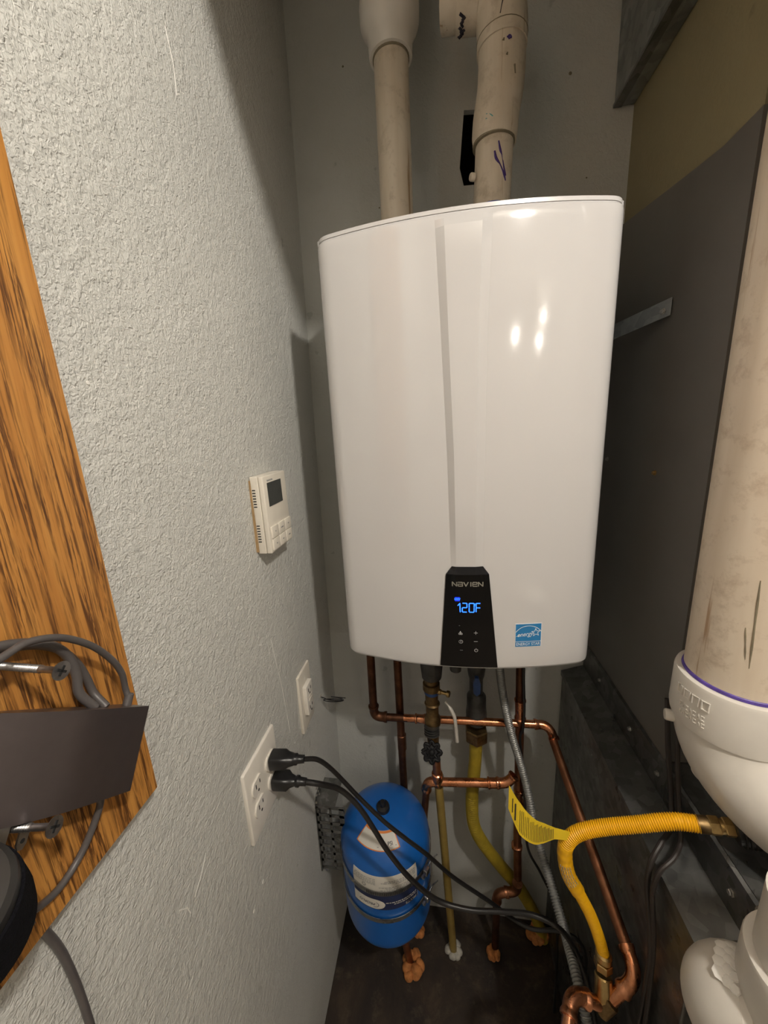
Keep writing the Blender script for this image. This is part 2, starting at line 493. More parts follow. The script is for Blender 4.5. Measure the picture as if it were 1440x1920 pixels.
mb = MB(); R_ = [cover_row(z, i) for z, i in rows]; nc = len(R_[0])
mb.add([p for r in R_ for p in r], [(j * nc + i, j * nc + i + 1, (j + 1) * nc + i + 1, (j + 1) * nc + i) for j in range(len(R_) - 1) for i in range(nc - 1)] + [tuple(range(nc)), tuple((len(R_) - 1) * nc + i for i in range(nc))])
mb.build('front_cover', 'enamel', H, 9.5)
MB().box((HX - .214, .799, HZ0 + .008), (HX + .214, .893, HZ1 - .006), .004).build('rear_case', 'enamel_trim', H)
# top lid: a thin plate proud of the cover, following its plan
prof = cover_row(HZ1, .003)
mb = MB(); n = len(prof)
mb.add([(x, y, HZ1 - .001) for x, y, z in prof] + [(x, y, HZ1 + .004) for x, y, z in prof],
       [tuple(range(n)), tuple(range(2 * n - 1, n - 1, -1))] + [(i, (i + 1) % n, n + (i + 1) % n, n + i) for i in range(n)])
mb.build('top_lid', 'enamel_trim', H)
for sx in (-1, 1):
    MB().lathe((HX + sx * .215, .642, HZ1 - .004), (0, 0, 1), [(.007, 0), (.007, .009), (.005, .011)], 14).build('corner_tab', 'enamel', H)
MB().box((HX - .20, .64, HZ0 - .004), (HX + .20, .885, HZ0 + .004), .002).build('bottom_plate', 'iron_grey', H)
for (x, y, r, h) in [(.2810, .760, .029, .150), (.336, .745, .016, .118), (.390, .80, .020, .012), (.50, .80, .018, .010), (.129, .80, .018, .010), (.193, .82, .018, .010)]:
    MB().lathe((x, y, HZ0 + .002), (0, 0, -1), [(r, 0), (r, h * .6), (r * .8, h), (r * .5, h + .003)], 20).build('bottom_port', 'iron_grey', H)
for (x, y, r) in [(.238, .78, .036), (.402, .76, .037)]:
    MB().lathe((x, y, HZ1 + .001), (0, 0, 1), [(r, 0), (r, .018), (r - .004, .022)], 28).build('flue_collar', 'iron_grey', H)
# control panel
def cfn(x, z, off=0.0): return (x, front_y(x, z) - off, z)
def panel_pt(u, v, off):                     # u -1..1 across, v 0 bottom..1 top
    z = 1.1465 + v * (1.3225 - 1.1465)
    c = .3535 + (.3510 - .3535) * v; w = .0496 + (.0352 - .0496) * v
    x = c + u * w; return (x, front_y(x, z) - .0006 - off, z)
cp = MB().slab(panel_pt, lin(-1, 1, 25), lin(0, 1, 14), .0018).build('control_panel', 'panel_black', H, 25)
def bev_pt(u, v, off):
    z = 1.3225 + v * .0135; c = .3510; w = .0352 - v * .0097
    x = c + u * w; return (x, front_y(x, z) - .0006 - off * (1 - .7 * v), z)
MB().slab(bev_pt, lin(-1, 1, 21), lin(0, 1, 5), .0032).build('panel_bevel', 'panel_bevel', cp, 25)
def pfn(x, z): return (x, front_y(x, z) - .0029, z)
# word mark, wide letters drawn from bars
def letters(mb, x0, z0, h, w, gap, st):
    def L(pts): line2d(mb, pfn, [(x0 + px * w, z0 + pz * h) for px, pz in pts], st)
    def step():
        nonlocal x0; x0 += w + gap
    L([(0, 0), (0, 1)]); L([(0, 1), (.95, 0)]); L([(1, 0), (1, 1)]); step()
    L([(0, 1), (.9, 1), (1, .8), (1, 0)]); L([(1, 0), (.1, 0), (0, .25), (.1, .5), (1, .5)]); step()
    L([(0, 1), (.5, 0), (1, 1)]); step()
    L([(.3, 0), (.3, 1)]); x0 += w * .6 + gap * .4
    L([(1, 0), (.1, 0), (0, .2), (0, .8), (.1, 1), (.9, 1), (1, .75), (.9, .5), (.05, .5)]); step()
    L([(0, 0), (0, 1)]); L([(0, 1), (.95, 0)]); L([(1, 0), (1, 1)])
mb = MB(); letters(mb, .3262, 1.3015, .0072, .0072, .0022, .0018); mb.build('word_mark', 'logo_grey', cp, smooth=False)
# seven-segment reading 120 F
def seg(mb, x, z, w, h, on, st):
    P = {'a': [(0, 1), (1, 1)], 'b': [(1, 1), (1, .5)], 'c': [(1, .5), (1, 0)], 'd': [(0, 0), (1, 0)], 'e': [(0, .5), (0, 0)], 'f': [(0, 1), (0, .5)], 'g': [(0, .5), (1, .5)]}
    for k in on:
        (a, b), (c, d) = P[k]; q = .10
        ax, az, bx, bz = x + a * w, z + b * h, x + c * w, z + d * h
        line2d(mb, pfn, [(ax + (bx - ax) * q, az + (bz - az) * q), (bx - (bx - ax) * q, bz - (bz - az) * q)], st)
mb = MB()
line2d(mb, pfn, [(.3352, 1.2655), (.3385, 1.2695), (.3390, 1.2535)], .0016)
seg(mb, .3425, 1.2535, .0078, .0165, 'abged', .0016)
seg(mb, .3540, 1.2535, .0082, .0165, 'abcdef', .0016)
seg(mb, .3655, 1.2535, .0070, .0165, 'afge', .0016)
seg(mb, .3632, 1.2665, .0018, .0028, 'abcdef', .0006)
rd = mb.build('temperature_reading', 'led_blue', cp, smooth=False)
rd['label'] = 'glowing blue digits reading 120 degrees F'
mb = MB(); rect2d(mb, pfn, .3303, 1.2735, .3384, 1.2808); mb.build('status_tab', 'led_blue_dim', cp, smooth=False)
mb = MB(); put_text(mb, 'HW', lambda x, y: (.3343 + x, front_y(.3343 + x, 1.277) - .0033, 1.2772 + y), .0058); mb.build('status_text', 'led_blue', cp, smooth=False)
def icon(name, draw):
    m = MB(); draw(m); m.build(name, 'icon_grey', cp, smooth=False)
icon('plus_icon', lambda m: (line2d(m, pfn, [(.3622, 1.2142), (.3682, 1.2142)], .0008), line2d(m, pfn, [(.3652, 1.2112), (.3652, 1.2172)], .0008)))
icon('minus_icon', lambda m: line2d(m, pfn, [(.3624, 1.1977), (.3684, 1.1977)], .0008))
icon('power_icon', lambda m: (ring2d(m, pfn, .3660, 1.1805, .0028, .0008, 120, 420), line2d(m, pfn, [(.3660, 1.1812), (.3660, 1.1842)], .0008)))
icon('info_icon', lambda m: (ring2d(m, pfn, .3399, 1.1966, .0032, .0006), line2d(m, pfn, [(.3399, 1.1952), (.3399, 1.1974)], .0010), rect2d(m, pfn, .3394, 1.1981, .3404, 1.1989)))
icon('tap_icon', lambda m: (ring2d(m, pfn, .3378, 1.2118, .0014, .0010), ring2d(m, pfn, .3410, 1.2118, .0014, .0010), line2d(m, pfn, [(.3392, 1.2138), (.3392, 1.2165)], .0013), line2d(m, pfn, [(.3374, 1.2142), (.3410, 1.2142)], .0008)))
icon('menu_icon', lambda m: line2d(m, pfn, [(.3385, 1.1800), (.3430, 1.1797)], .0005))
icon('hair_line', lambda m: line2d(m, pfn, [(.3368, 1.2275), (.3385, 1.2275)], .0006))
# energy label
def efn(x, z, o=.0008): return (x, front_y(x, z) - o, z)
EX0, EX1, EZ0, EZ1 = .4325, .4755, 1.1860, 1.2290
es = MB().slab(lambda u, v, o: efn(u, v, .0003 + o), lin(EX0 - .0008, EX1 + .0008, 8), [EZ0 - .0008, EZ1 + .0008], .0004).build('energy_label', 'print_white', H)
es['label'] = 'blue and white square energy label'
mb = MB(); rect2d(mb, lambda x, z: efn(x, z, .0010), EX0, EZ0 + .0100, EX1, EZ1, 8); mb.build('label_field', 'seal_blue', es)
mb = MB(); rect2d(mb, lambda x, z: efn(x, z, .0010), EX0, EZ0, EX1, EZ0 + .0092, 8); mb.build('label_band', 'seal_blue', es)
mb = MB(); e3 = lambda x, z: efn(x, z, .0013); ecx = (EX0 + EX1) / 2
ring2d(mb, e3, ecx, EZ0 + .0140, .0255, .0009, 33, 147, 24)
st = []
for k in range(11):
    a = math.radians(90 + 36 * k + 4); r = .0075 if k % 2 == 0 else .0031
    st.append((ecx + .0125 + r * math.cos(a), EZ0 + .0265 + r * math.sin(a)))
line2d(mb, e3, st, .0008)
put_text(mb, 'energy', lambda x, y: e3(ecx - .006 + x, EZ0 + .0235 + y + .08 * x), .0115, shear=.35, xs=.85)
line2d(mb, e3, [(EX0 + .001, EZ0 + .0200), (ecx - .014, EZ0 + .0215)], .0006)
put_text(mb, 'ENERGY STAR', lambda x, y: e3(ecx + x, EZ0 + .0046 + y), .0078, xs=.82)
mb.build('label_print', 'print_white', es, smooth=False)

# ------------------------------------------------------------------ PVC flue pipes over the heater
T = thing('flue_pipe', 'straight beige PVC vent pipe with a white reducer, left over the heater', 'pipe', (.238, .78, 1.855))
MB().cyl((.2385, .78, 1.856), (.2375, .78, 2.20), .0295, 32).build('pipe', 'pvc_old', T)
MB().lathe((.2375, .78, 2.172), (0, 0, 1), [(.0300, 0), (.0358, .0005), (.0365, .003), (.0375, .022), (.0385, .027), (.0470, .040), (.0490, .046), (.0495, .066), (.0488, .072), (.046, .074)], 40).build('reducer', 'fitting_white', T)
MB().lathe((.2375, .78, 2.240), (0, 0, 1), [(.0455, 0), (.0458, .01), (.0460, .04), (.0460, ZC - 2.240 - .001)], 40).build('upper_pipe', 'fitting_white', T)
MB().lathe((.2376, .78, 2.1695), (0, 0, 1), [(.0298, 0), (.0312, .0006), (.0312, .003), (.030, .0035)], 32).build('glue_line', 'dirt_grime', T)

T = thing('exhaust_pipe', 'stained beige PVC vent pipe with elbows and marker strokes, right over the heater', 'pipe', (.402, .76, 1.855))
MB().cyl((.4010, .76, 1.856), (.4075, .76, 2.036), .0305, 32).build('pipe', 'pvc_old', T)
el = spline([(.4065, .76, 2.016), (.4085, .76, 2.05), (.4150, .76, 2.090), (.4165, .76, 2.125), (.4160, .76, 2.152)], 6)
MB().sweep(el, [.0352] * 2 + [.0365] * (len(el) - 4) + [.0372] * 2, 32).build('lower_elbow', 'pvc_old', T)
el = spline([(.4160, .76, 2.138), (.4155, .76, 2.170), (.4100, .761, 2.198), (.388, .763, 2.214), (.362, .766, 2.219)], 7)
MB().sweep(el, .0385, 32).build('upper_elbow', 'pvc_old', T)
MB().lathe((.383, .763, 2.216), (-1, .02, .12), [(.0380, 0), (.0400, .002), (.0405, .03), (.039, .034)], 36).build('hub', 'pvc_old', T)
MB().cyl((.372, .763, 2.217), (.325, .768, 2.223), .036, 28).build('branch_pipe', 'pvc_old', T)
MB().lathe((.4160, .76, 2.1510), (0, 0, 1), [(.0374, 0), (.0390, .0004), (.0390, .0012), (.0374, .0016)], 32).build('joint_line', 'dirt_grime', T)
MB().lathe((.4064, .76, 2.0140), (0, 0, 1), [(.0306, 0), (.0348, .0006), (.0350, .0022), (.033, .003)], 32).build('joint_line', 'dirt_grime', T)
MB().lathe((.4018, .76, 1.9200), (0, 0, 1), [(.0306, 0), (.0312, .0004), (.0312, .0016), (.0306, .002)], 32).build('pen_ring', 'pen_blue', T)
MB().lathe((.3735, .748, 1.968), (-1, -.4, 0), [(.006, 0), (.006, .006), (.005, .0075)], 14).build('molding_nub', 'pvc_old', T)
def on_pipe(cx, cy, r): return lambda ang, z: Vector((cx + r * math.sin(ang), cy - r * math.cos(ang), z))
def strokes(name, mat, fn, lines, w):
    m = MB()
    for L in lines:
        pts = [fn(a, z) for a, z in L]; pts = spline(pts, 4)
        m.sweep(pts, [w * (.85 + .2 * math.sin(.7 * i + len(L))) for i in range(len(pts))], 6)
    m.build(name, mat, T)
strokes('marker_stroke', 'marker_purple', on_pipe(.4030, .76, .0302), [[(.22, 2.003), (.32, 1.990), (.40, 1.984), (.55, 1.966), (.68, 1.957)], [(.02, 1.990), (.10, 1.980), (.30, 1.972), (.52, 1.960), (.66, 1.950)]], .0022)
strokes('marker_dot', 'marker_purple', on_pipe(.4160, .76, .0365), [[(.10, 2.126), (.16, 2.128), (.2, 2.125)]], .0028)
strokes('dirt_spot', 'dirt_grime', on_pipe(.4150, .76, .0362), [[(-.05, 2.124), (-.02, 2.127)], [(.10, 2.106), (.13, 2.109)], [(.45, 2.095), (.5, 2.085)]], .0018)
strokes('teal_smudge', 'marker_teal', on_pipe(.4070, .76, .0354), [[(-.50, 2.040), (-.35, 2.038), (-.20, 2.033)], [(-.52, 2.034), (-.30, 2.032)]], .0013)
strokes('black_mark', 'marker_black', on_pipe(.4155, .76, .0384), [[(-.20, 2.156), (-.15, 2.165), (-.08, 2.175)]], .0009)
m = MB()
for k in range(9):
    a = 2.75 + .10 * k; q0 = (.352 + .002 * (k % 3), .764 + .0402 * math.sin(a), 2.219 + .0402 * math.cos(a)); a += .10
    m.sweep([q0, (.350 + .003 * (k % 4), .764 + .0402 * math.sin(a), 2.219 + .0402 * math.cos(a))], .0022, 5)
m.build('marker_scribble', 'marker_black', T)

# ------------------------------------------------------------------ galvanized duct, furnace, plenum on the right
T = thing('sheet_metal_duct', 'galvanized sheet metal duct running overhead along the olive wall', 'duct', (.66, .6, 2.127))
MB().box((.640, .565, 2.128), (.6735, .897, ZC - .002)).build('duct_body', 'galvanized', T, smooth=False)
MB().box((.637, .565, 2.122), (.652, .896, 2.1275)).build('seam_flange', 'galvanized_dark', T, smooth=False)
MB().box((.652, .565, 2.1235), (.6738, .896, 2.1275)).build('bottom_flange', 'galvanized', T, smooth=False)

T = thing('furnace', 'dark grey painted furnace cabinet at the right of the heater', 'furnace', (.96, .65, .99))
MB().prism([(.56, 1.895), (.62, 1.893), (.70, 1.903), (.895, 1.930), (.895, 1.004), (.56, 1.004)], (.671, 0, 0), (0, 1, 0), (0, 0, 1), (1, 0, 0), .60).build('cabinet', 'furnace_paint', T, smooth=False)
def screw_head(mb, p, n, r=.004, hx=True):
    mb.lathe(p, n, [(r * 1.35, 0), (r * 1.35, .0008), (r, .0012), (r, .0034), (r * .8, .004)], 6 if hx else 14)
for (y, z, m_) in [(.687, 1.468, 'brass'), (.872, 1.474, 'steel')]:
    b = MB(); screw_head(b, (.671, y, z), (-1, 0, 0), .0036); b.build('screw', m_, T)

T = thing('return_plenum', 'dusty galvanized plenum box under the furnace along the right wall', 'duct', (.9, .6, 0))
MB().box((.615, .372, .001), (1.27, .896, .918), .003).build('plenum_box', 'galvanized_dark', T, smooth=False)
MB().prism([(.612, .912), (.612, .925), (.668, .945), (.671, .944), (.671, .912)], (0, .371, 0), (1, 0, 0), (0, 0, 1), (0, 1, 0), .524).build('top_flange', 'galvanized_dark', T, smooth=False)
MB().prism([(.664, .944), (.667, 1.000), (.671, 1.003), (.6715, .944)], (0, .371, 0), (1, 0, 0), (0, 0, 1), (0, 1, 0), .524).build('drive_cleat', 'galvanized_dark', T, smooth=False)
MB().box((.6722, .375, .93), (1.27, .895, 1.0025)).build('collar', 'galvanized_dark', T, smooth=False)
for y in (.80, .66, .565, .40):
    b = MB(); screw_head(b, (.6655, y, .972), (-1, 0, .1), .0036); b.build('screw', 'steel', T)

T = thing('strap_bracket', 'galvanized metal strap screwed to the furnace beside the heater', 'bracket', (.65, .75, 1.72))
a, b = Vector((.6685, .690, 1.728)), Vector((.618, .800, 1.712))
d = (b - a).normalized(); up = Vector((0, 0, 1)); nn = d.cross(up).normalized(); M3 = Matrix((d, nn, up)).transposed()
MB().hull_box((a + b) / 2, ((b - a).length, .002, .026), M3, .0006).build('strap', 'galvanized', T)
q = MB(); screw_head(q, a + d * .012 - Vector((0.0, .0, .003)) - nn * .001 * (1 if nn.x > 0 else -1), (-1, -.35, 0), .004); q.build('screw', 'steel', T)
MB().box((.560, .797, 1.698), (.622, .802, 1.726), .0006).build('strap_end', 'galvanized', T)

# ------------------------------------------------------------------ copper plumbing helpers
RC = .0103
def fit_elbow(T, a, c, b, mat='copper', leg=.034, r=RC, name='elbow'):
    a, c, b = Vector(a), Vector(c), Vector(b); d1 = (c - a).normalized(); d2 = (b - c).normalized()
    core = arc_corner(a, c, b, leg * .62, 10)
    pts = [c - d1 * leg, c - d1 * leg * .985, c - d1 * leg * .86, c - d1 * leg * .72, c - d1 * leg * .68] + core + [c + d2 * leg * .68, c + d2 * leg * .72, c + d2 * leg * .86, c + d2 * leg * .985, c + d2 * leg]
    R2 = r * 1.13; Bd = r * 1.33
    rs = [R2 * .98, Bd, Bd, R2 * 1.02, R2] + [R2] * len(core) + [R2, R2 * 1.02, Bd, Bd, R2 * .98]
    return MB().sweep(pts, rs, 20).build(name, mat, T, 50)
def sleeve(T, a, b, mat='copper', r=RC, name='coupling'):
    a, b = Vector(a), Vector(b); L = (b - a).length
    return MB().lathe(a, b - a, [(r * 1.1, 0), (r * 1.33, .001), (r * 1.33, .004), (r * 1.15, .006), (r * 1.15, L - .006), (r * 1.33, L - .004), (r * 1.33, L - .001), (r * 1.1, L)], 22).build(name, mat, T)
def straight(T, a, b, mat='copper_dull', r=RC): return MB().cyl(a, b, r, 22).build('pipe', mat, T)
def hexnut(T, p, ax, r, h, mat, name='nut'):
    ax = Vector(ax).normalized()
    return MB().lathe(Vector(p), ax, [(r * .93, 0), (r, h * .12), (r, h * .88), (r * .93, h)], 6).build(name, mat, T, 20)

# run A: out of the heater, along the wall, then forward beside the plenum
T = thing('copper_pipe_run', 'long copper pipe crossing behind the valves and running forward on the right', 'pipe', (.127, .80, .83))
A0, A1, A2 = (.129, .80, 1.132), (.127, .80, .829), (.560, .80, .840)
RA = .0093
straight(T, A0, (.127, .80, .86), 'copper_dark')
fit_elbow(T, A0, A1, A2, 'copper_dark')
straight(T, (.155, .80, .8295), (.215, .80, .831), 'copper_dark', RA)
straight(T, (.205, .80, .8308), (.53, .80, .8392), 'copper', RA)
sleeve(T, (.234, .80, .8314), (.262, .80, .832), 'copper', RA)
fit_elbow(T, A1, A2, (.575, .72, .80), 'copper', .034, RA)
pA = Vector((.5635, .775, .822)); pB = Vector((.598, .4652, .7197))
straight(T, pA, pB, 'copper_dull', RA)
pC = pA + (pB - pA) * 1.078; pG = Vector((.5525, .4303, .6553)); dT = (pG - pC).normalized()
fit_elbow(T, pA, pC, pG, 'copper', .034, RA)
straight(T, pC + dT * .028, pG - dT * .012, 'copper', RA)
# brass tee the yellow connector screws into
T = thing('brass_tee', 'brass tee under the bright yellow gas connector', 'pipe fitting', pG)
MB().lathe(pG - dT * .018, dT, [(.010, 0), (.0130, .002), (.0130, .026), (.010, .029)], 20).build('body', 'brass_dark', T)
tU = (Vector((.5589, .4574, .6995)) - pG).normalized()
MB().lathe(pG, tU, [(.0115, 0), (.0125, .008), (.0130, .010), (.0130, .036), (.0115, .038)], 20).build('branch', 'brass', T)
T = thing('copper_elbow_pipe', 'shiny copper elbow turning down in the lower right corner', 'pipe', (.50, .4275, .678))
pH = Vector((.5023, .4275, .678)); pI = pH + Vector((-.022, -.045, -.012))
straight(T, pG + (pH - pG).normalized() * .006, pG + (pH - pG).normalized() * .036, 'copper', RA)
fit_elbow(T, pG, pH, pI, 'copper', .028, RA * 1.04)
MB().cyl(pH + (pI - pH).normalized() * .02, pH + (pI - pH).normalized() * .12, RA, 20).build('pipe', 'copper', T)

# run B: the dark vertical pipe behind the tank
T = thing('copper_riser', 'dark tarnished copper riser going down behind the blue tank', 'pipe', (.193, .82, 0))
straight(T, (.192, .82, 1.132), (.196, .82, .0), 'copper_dark')
MB().lathe((.1945, .82, .760), (0, 0, -1), [(RC * 1.05, 0), (RC * 1.16, .001), (RC * 1.16, .046), (RC * 1.05, .047)], 22).build('coupling', 'copper_dark', T)

# service valve with black hand wheel
T = thing('service_valve', 'brass service valve with a black hand wheel and white lever', 'valve', (.281, .765, .68))
MB().lathe((.2795, .765, 1.110), (0, 0, -1), [(.013, 0), (.0235, .004), (.0245, .030), (.017, .050), (.0165, .058), (.0175, .060), (.0175, .105), (.0160, .108), (.0160, .140), (.0200, .142), (.0205, .158), (.0160, .160), (.0150, .195)], 24).build('body', 'brass_dark', T)
hexnut(T, (.2795, .765, 1.008), (0, 0, -1), .0205, .028, 'brass_dark')
MB().lathe((.2798, .765, .949), (0, 0, -1), [(.0172, 0), (.0178, .001), (.0178, .007), (.0172, .008)], 24).build('blue_ring', 'handle_blue', T)
MB().lathe((.2805, .765, .915), (0, 0, -1), [(.015, 0), (.0185, .003), (.0150, .012), (.0150, .036), (.0195, .044), (.0195, .060), (.0150, .064), (.0140, .130), (.0115, .134), (.0115, .150)], 24).build('union_body', 'brass_dark', T)
for k, z in enumerate((.858, .851, .844, .837)):
    MB().lathe((.2785, .752, z), (0, -.25, -1), [(.015, 0), (.0182, .001), (.0182, .003), (.015, .004)], 24).build('thread_ring', 'iron_grey', T)
MB().lathe((.292, .760, .950), (1, -.3, .02), [(.0065, 0), (.0065, .010), (.0045, .012), (.0045, .024), (.0075, .025), (.0075, .031), (.006, .032)], 12).build('drain_port', 'brass', T)
lv = MB(); LP = spline([(.312, .745, .935), (.322, .738, .925), (.332, .734, .905), (.335, .733, .880), (.338, .734, .836)], 6)
lv.sweep(LP, [.0028] * 6 + [.0042] * (len(LP) - 6), 10); lv.build('lever', 'lever_white', T)
MB().sweep([(.2800, .765, .800), (.2795, .745, .803), (.2785, .727, .808)], [.0125, .011, .008], 16).build('bonnet', 'brass', T)
wc = Vector((.2785, .722, .812)); wa = Vector((.02, -.80, .60)).normalized(); wu, wv = frame(wa)
m = MB(); ringp = []
for k in range(73):
    a = 2 * math.pi * k / 72; rr = .0185 + .0035 * math.cos(8 * a)
    ringp.append(wc + (wu * math.cos(a) + wv * math.sin(a)) * rr)
m.sweep(ringp, .0042, 10, False)
for k in range(4):
    a = math.pi / 4 + k * math.pi / 2; e = wu * math.cos(a) + wv * math.sin(a)
    m.cyl(wc + e * .004, wc + e * .018, .0032, 8)
m.lathe(wc - wa * .002, wa, [(.0145, 0), (.0145, .002), (.012, .003)], 24)
m.lathe(wc - wa * .006, wa, [(.008, 0), (.008, .008), (.005, .010), (.005, .014), (.003, .015)], 14)
wh = m.build('hand_wheel', 'wheel_black', T); wh['label'] = 'black scalloped hand wheel'
straight(T, (.2865, .768, .775), (.2885, .77, .690), 'copper_dull')

# run D: short bright pipe between the valve drop and the right riser
T = thing('copper_cross_pipe', 'short shiny copper pipe running level just right of the blue tank', 'pipe', (.27, .77, .67))
fit_elbow(T, (.40, .77, .6765), (.2630, .77, .6685), (.2560, .776, .610), 'copper', .030)
MB().cyl((.2608, .772, .650), (.2440, .802, .45), RC * .9, 18).build('pipe', 'copper_dull', T)
MB().lathe((.2885, .77, .700), (0, 0, -1), [(RC * 1.1, 0), (RC * 1.35, .002), (RC * 1.35, .016), (RC * 1.15, .030)], 20).build('tee', 'copper', T)
straight(T, (.285, .77, .6695), (.460, .77, .686), 'copper')
sleeve(T, (.414, .77, .682), (.440, .77, .6845), 'copper')
fit_elbow(T, (.43, .77, .684), (.462, .77, .687), (.482, .775, .712), 'copper', .026)

# run E: right riser from the heater to the floor
T = thing('copper_stub_riser', 'copper riser partly hidden behind the grey flexible conduit', 'pipe', (.495, .80, 0))
straight(T, (.487, .80, 1.132), (.491, .80, .905), 'copper_dark')
sleeve(T, (.4915, .80, .908), (.493, .80, .852), 'copper')
straight(T, (.492, .80, .88), (.498, .80, .46), 'copper_dull')
for z in (.64, .60, .565, .45):
    MB().lathe((.4975, .80, z), (0, 0, -1), [(RC * 1.1, 0), (RC * 1.4, .002), (RC * 1.4, .010), (RC * 1.1, .013)], 20).build('press_ring', 'copper', T)
straight(T, (.498, .80, .47), (.503, .80, .33), 'copper_dull')
fit_elbow(T, (.503, .80, .40), (.503, .80, .277), (.44, .80, .262), 'copper_dull', .034)
fit_elbow(T, (.503, .80, .277), (.449, .80, .262), (.449, .805, .10), 'copper_dull', .032)
straight(T, (.449, .802, .235), (.449, .812, .0), 'copper_dark')

# gas shut-off with the older yellow line
T = thing('gas_supply_line', 'older dull yellow gas line with a blue valve behind the pipes', 'gas pipe', (.39, .82, 0))
MB().lathe((.389, .82, 1.134), (0, 0, -1), [(.0165, 0), (.0165, .165), (.0195, .168), (.0195, .178), (.0165, .180)], 22).build('nipple', 'iron_grey', T)
MB().lathe((.389, .82, 1.045), (0, 0, -1), [(.0150, 0), (.0205, .006), (.0235, .035), (.0235, .060), (.0195, .090), (.0165, .100), (.0165, .140)], 22).build('valve_body', 'iron_grey', T)
MB().prism([(-.004, .024), (.004, .024), (.009, .006), (.008, -.018), (0, -.026), (-.008, -.018), (-.009, .006)], (.388, .7975, .945), (1, 0, 0), (0, 0, 1), (0, -1, 0), .010).build('valve_handle', 'handle_blue', T)
MB().lathe((.390, .82, .905), (0, 0, -1), [(.0165, 0), (.0235, .010), (.0240, .040), (.0260, .060), (.0255, .085)], 22).build('union', 'iron_grey', T)
hexnut(T, (.390, .82, .800), (0, 0, -1), .0300, .036, 'brass_dark')
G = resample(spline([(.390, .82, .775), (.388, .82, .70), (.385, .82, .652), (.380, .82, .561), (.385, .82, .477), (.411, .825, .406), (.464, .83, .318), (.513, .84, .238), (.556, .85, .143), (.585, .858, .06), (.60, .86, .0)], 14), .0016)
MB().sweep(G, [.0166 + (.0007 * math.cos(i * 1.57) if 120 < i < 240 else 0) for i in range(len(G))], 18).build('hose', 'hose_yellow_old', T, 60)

# drain pipe
T = thing('drain_pipe', 'amber plastic drain pipe standing on the floor beside the blue tank', 'pipe', (.324, .796, 0))
MB().cyl((.291, .772, .672), (.325, .797, .0), .0108, 20).build('pipe', 'drain_pipe', T)
MB().lathe((.2905, .7715, .690), (.0, .03, -1), [(.0135, 0), (.0140, .002), (.0140, .030), (.0110, .032)], 20).build('adapter', 'brass_dark', T)
def lump(name, label, cat, c, r, mat, seed, sq=(1, 1, .6), group=None, n=7, ring=.75):
    rnd = random.Random(seed); M_ = MB()
    for b in range(n):
        a = 2 * math.pi * b / n + rnd.uniform(-.3, .3); rr = r * rnd.uniform(.38, .62)
        q = Vector((c[0] + math.cos(a) * r * ring * sq[0] * rnd.uniform(.6, 1.1), c[1] + math.sin(a) * r * ring * sq[1] * rnd.uniform(.6, 1.1), c[2] + rr * .35 * sq[2]))
        bm = bmesh.new(); bmesh.ops.create_icosphere(bm, subdivisions=3, radius=1)
        ph = [(rnd.uniform(2, 4), rnd.uniform(0, 6), Vector((rnd.uniform(-1, 1), rnd.uniform(-1, 1), rnd.uniform(-1, 1)))) for _ in range(5)]
        for v in bm.verts:
            k = 1 + sum(.07 * math.sin(fq * v.co.dot(d) + p) for fq, p, d in ph)
            w = q + Vector((v.co.x, v.co.y, v.co.z * (.6 + .5 * sq[2]))) * (rr * k); w.z = max(w.z, .0004); v.co = w
        bm.verts.index_update()
        M_.add([v.co.copy() for v in bm.verts], [[v.index for v in f.verts] for f in bm.faces]); bm.free()
    return tag(M_.build(name, mat, sharp=60, recalc=False), label, cat, group)
lump('grout_patch', 'pale grout patch round the foot of the amber drain pipe', 'grout', (.327, .797, .004), .022, 'grout_white', 3, (1, 1, .4))

# grey flexible conduit and the thin wire
T = thing('flexible_conduit', 'grey corrugated metal conduit sagging from the heater to the floor', 'conduit', (.45, .78, 0))
CP = resample(spline([(.432, .78, 1.132), (.439, .78, 1.003), (.451, .775, .913), (.469, .770, .829), (.488, .760, .763), (.502, .740, .709), (.515, .700, .634), (.531, .650, .583), (.542, .580, .557), (.540, .500, .575), (.543, .452, .556), (.550, .430, .50), (.552, .42, .3), (.55, .42, .0)], 16), .0008)
MB().sweep(CP, [.0086 + .0012 * math.sin(i * 2 * math.pi / 6) for i in range(len(CP))], 16).build('conduit', 'conduit_steel', T, 70)
o = MB().sweep(spline([(.488, .782, 1.132), (.492, .780, .996), (.497, .780, .897), (.496, .782, .840), (.491, .785, .808), (.499, .780, .726), (.510, .780, .593), (.518, .770, .484), (.552, .760, .413), (.583, .740, .340), (.59, .72, .2), (.59, .71, .0)], 8), .0032, 10).build('control_wire', 'cable_black')
tag(o, 'thin black wire hanging beside the grey flexible conduit', 'wire')

# ------------------------------------------------------------------ front yellow gas connector
T = thing('gas_connector', 'bright yellow corrugated gas connector bending across the lower right', 'gas hose', (.51, .377, .82))
HP0 = spline([(.5589, .4574, .6995), (.5591, .4611, .7147), (.5510, .4651, .7458), (.5364, .4665, .7881), (.5167, .4663, .8312), (.4982, .4651, .8694), (.4909, .4662, .9052), (.4929, .4674, .9308), (.5069, .4674, .9521), (.5358, .4642, .9713), (.5778, .4573, .9929), (.6201, .4504, 1.0142), (.6500, .4445, 1.0218)], 14)
HP = resample(HP0, .00062); nH = len(HP)
def hrad(i):
    t = i / nH
    if .34 < t < .56: return .0108 + .0002 * math.sin(i * .3)
    a = .0008 if t >= .56 else .0003
    return .0088 + (.0012 if t > .56 else 0) + a * math.cos(i * 2 * math.pi / 5)
MB().sweep(HP, [hrad(i) for i in range(nH)], 22).build('hose', 'hose_yellow', T, 80)
d = (HP[-1] - HP[-6]).normalized(); e = HP[-1]
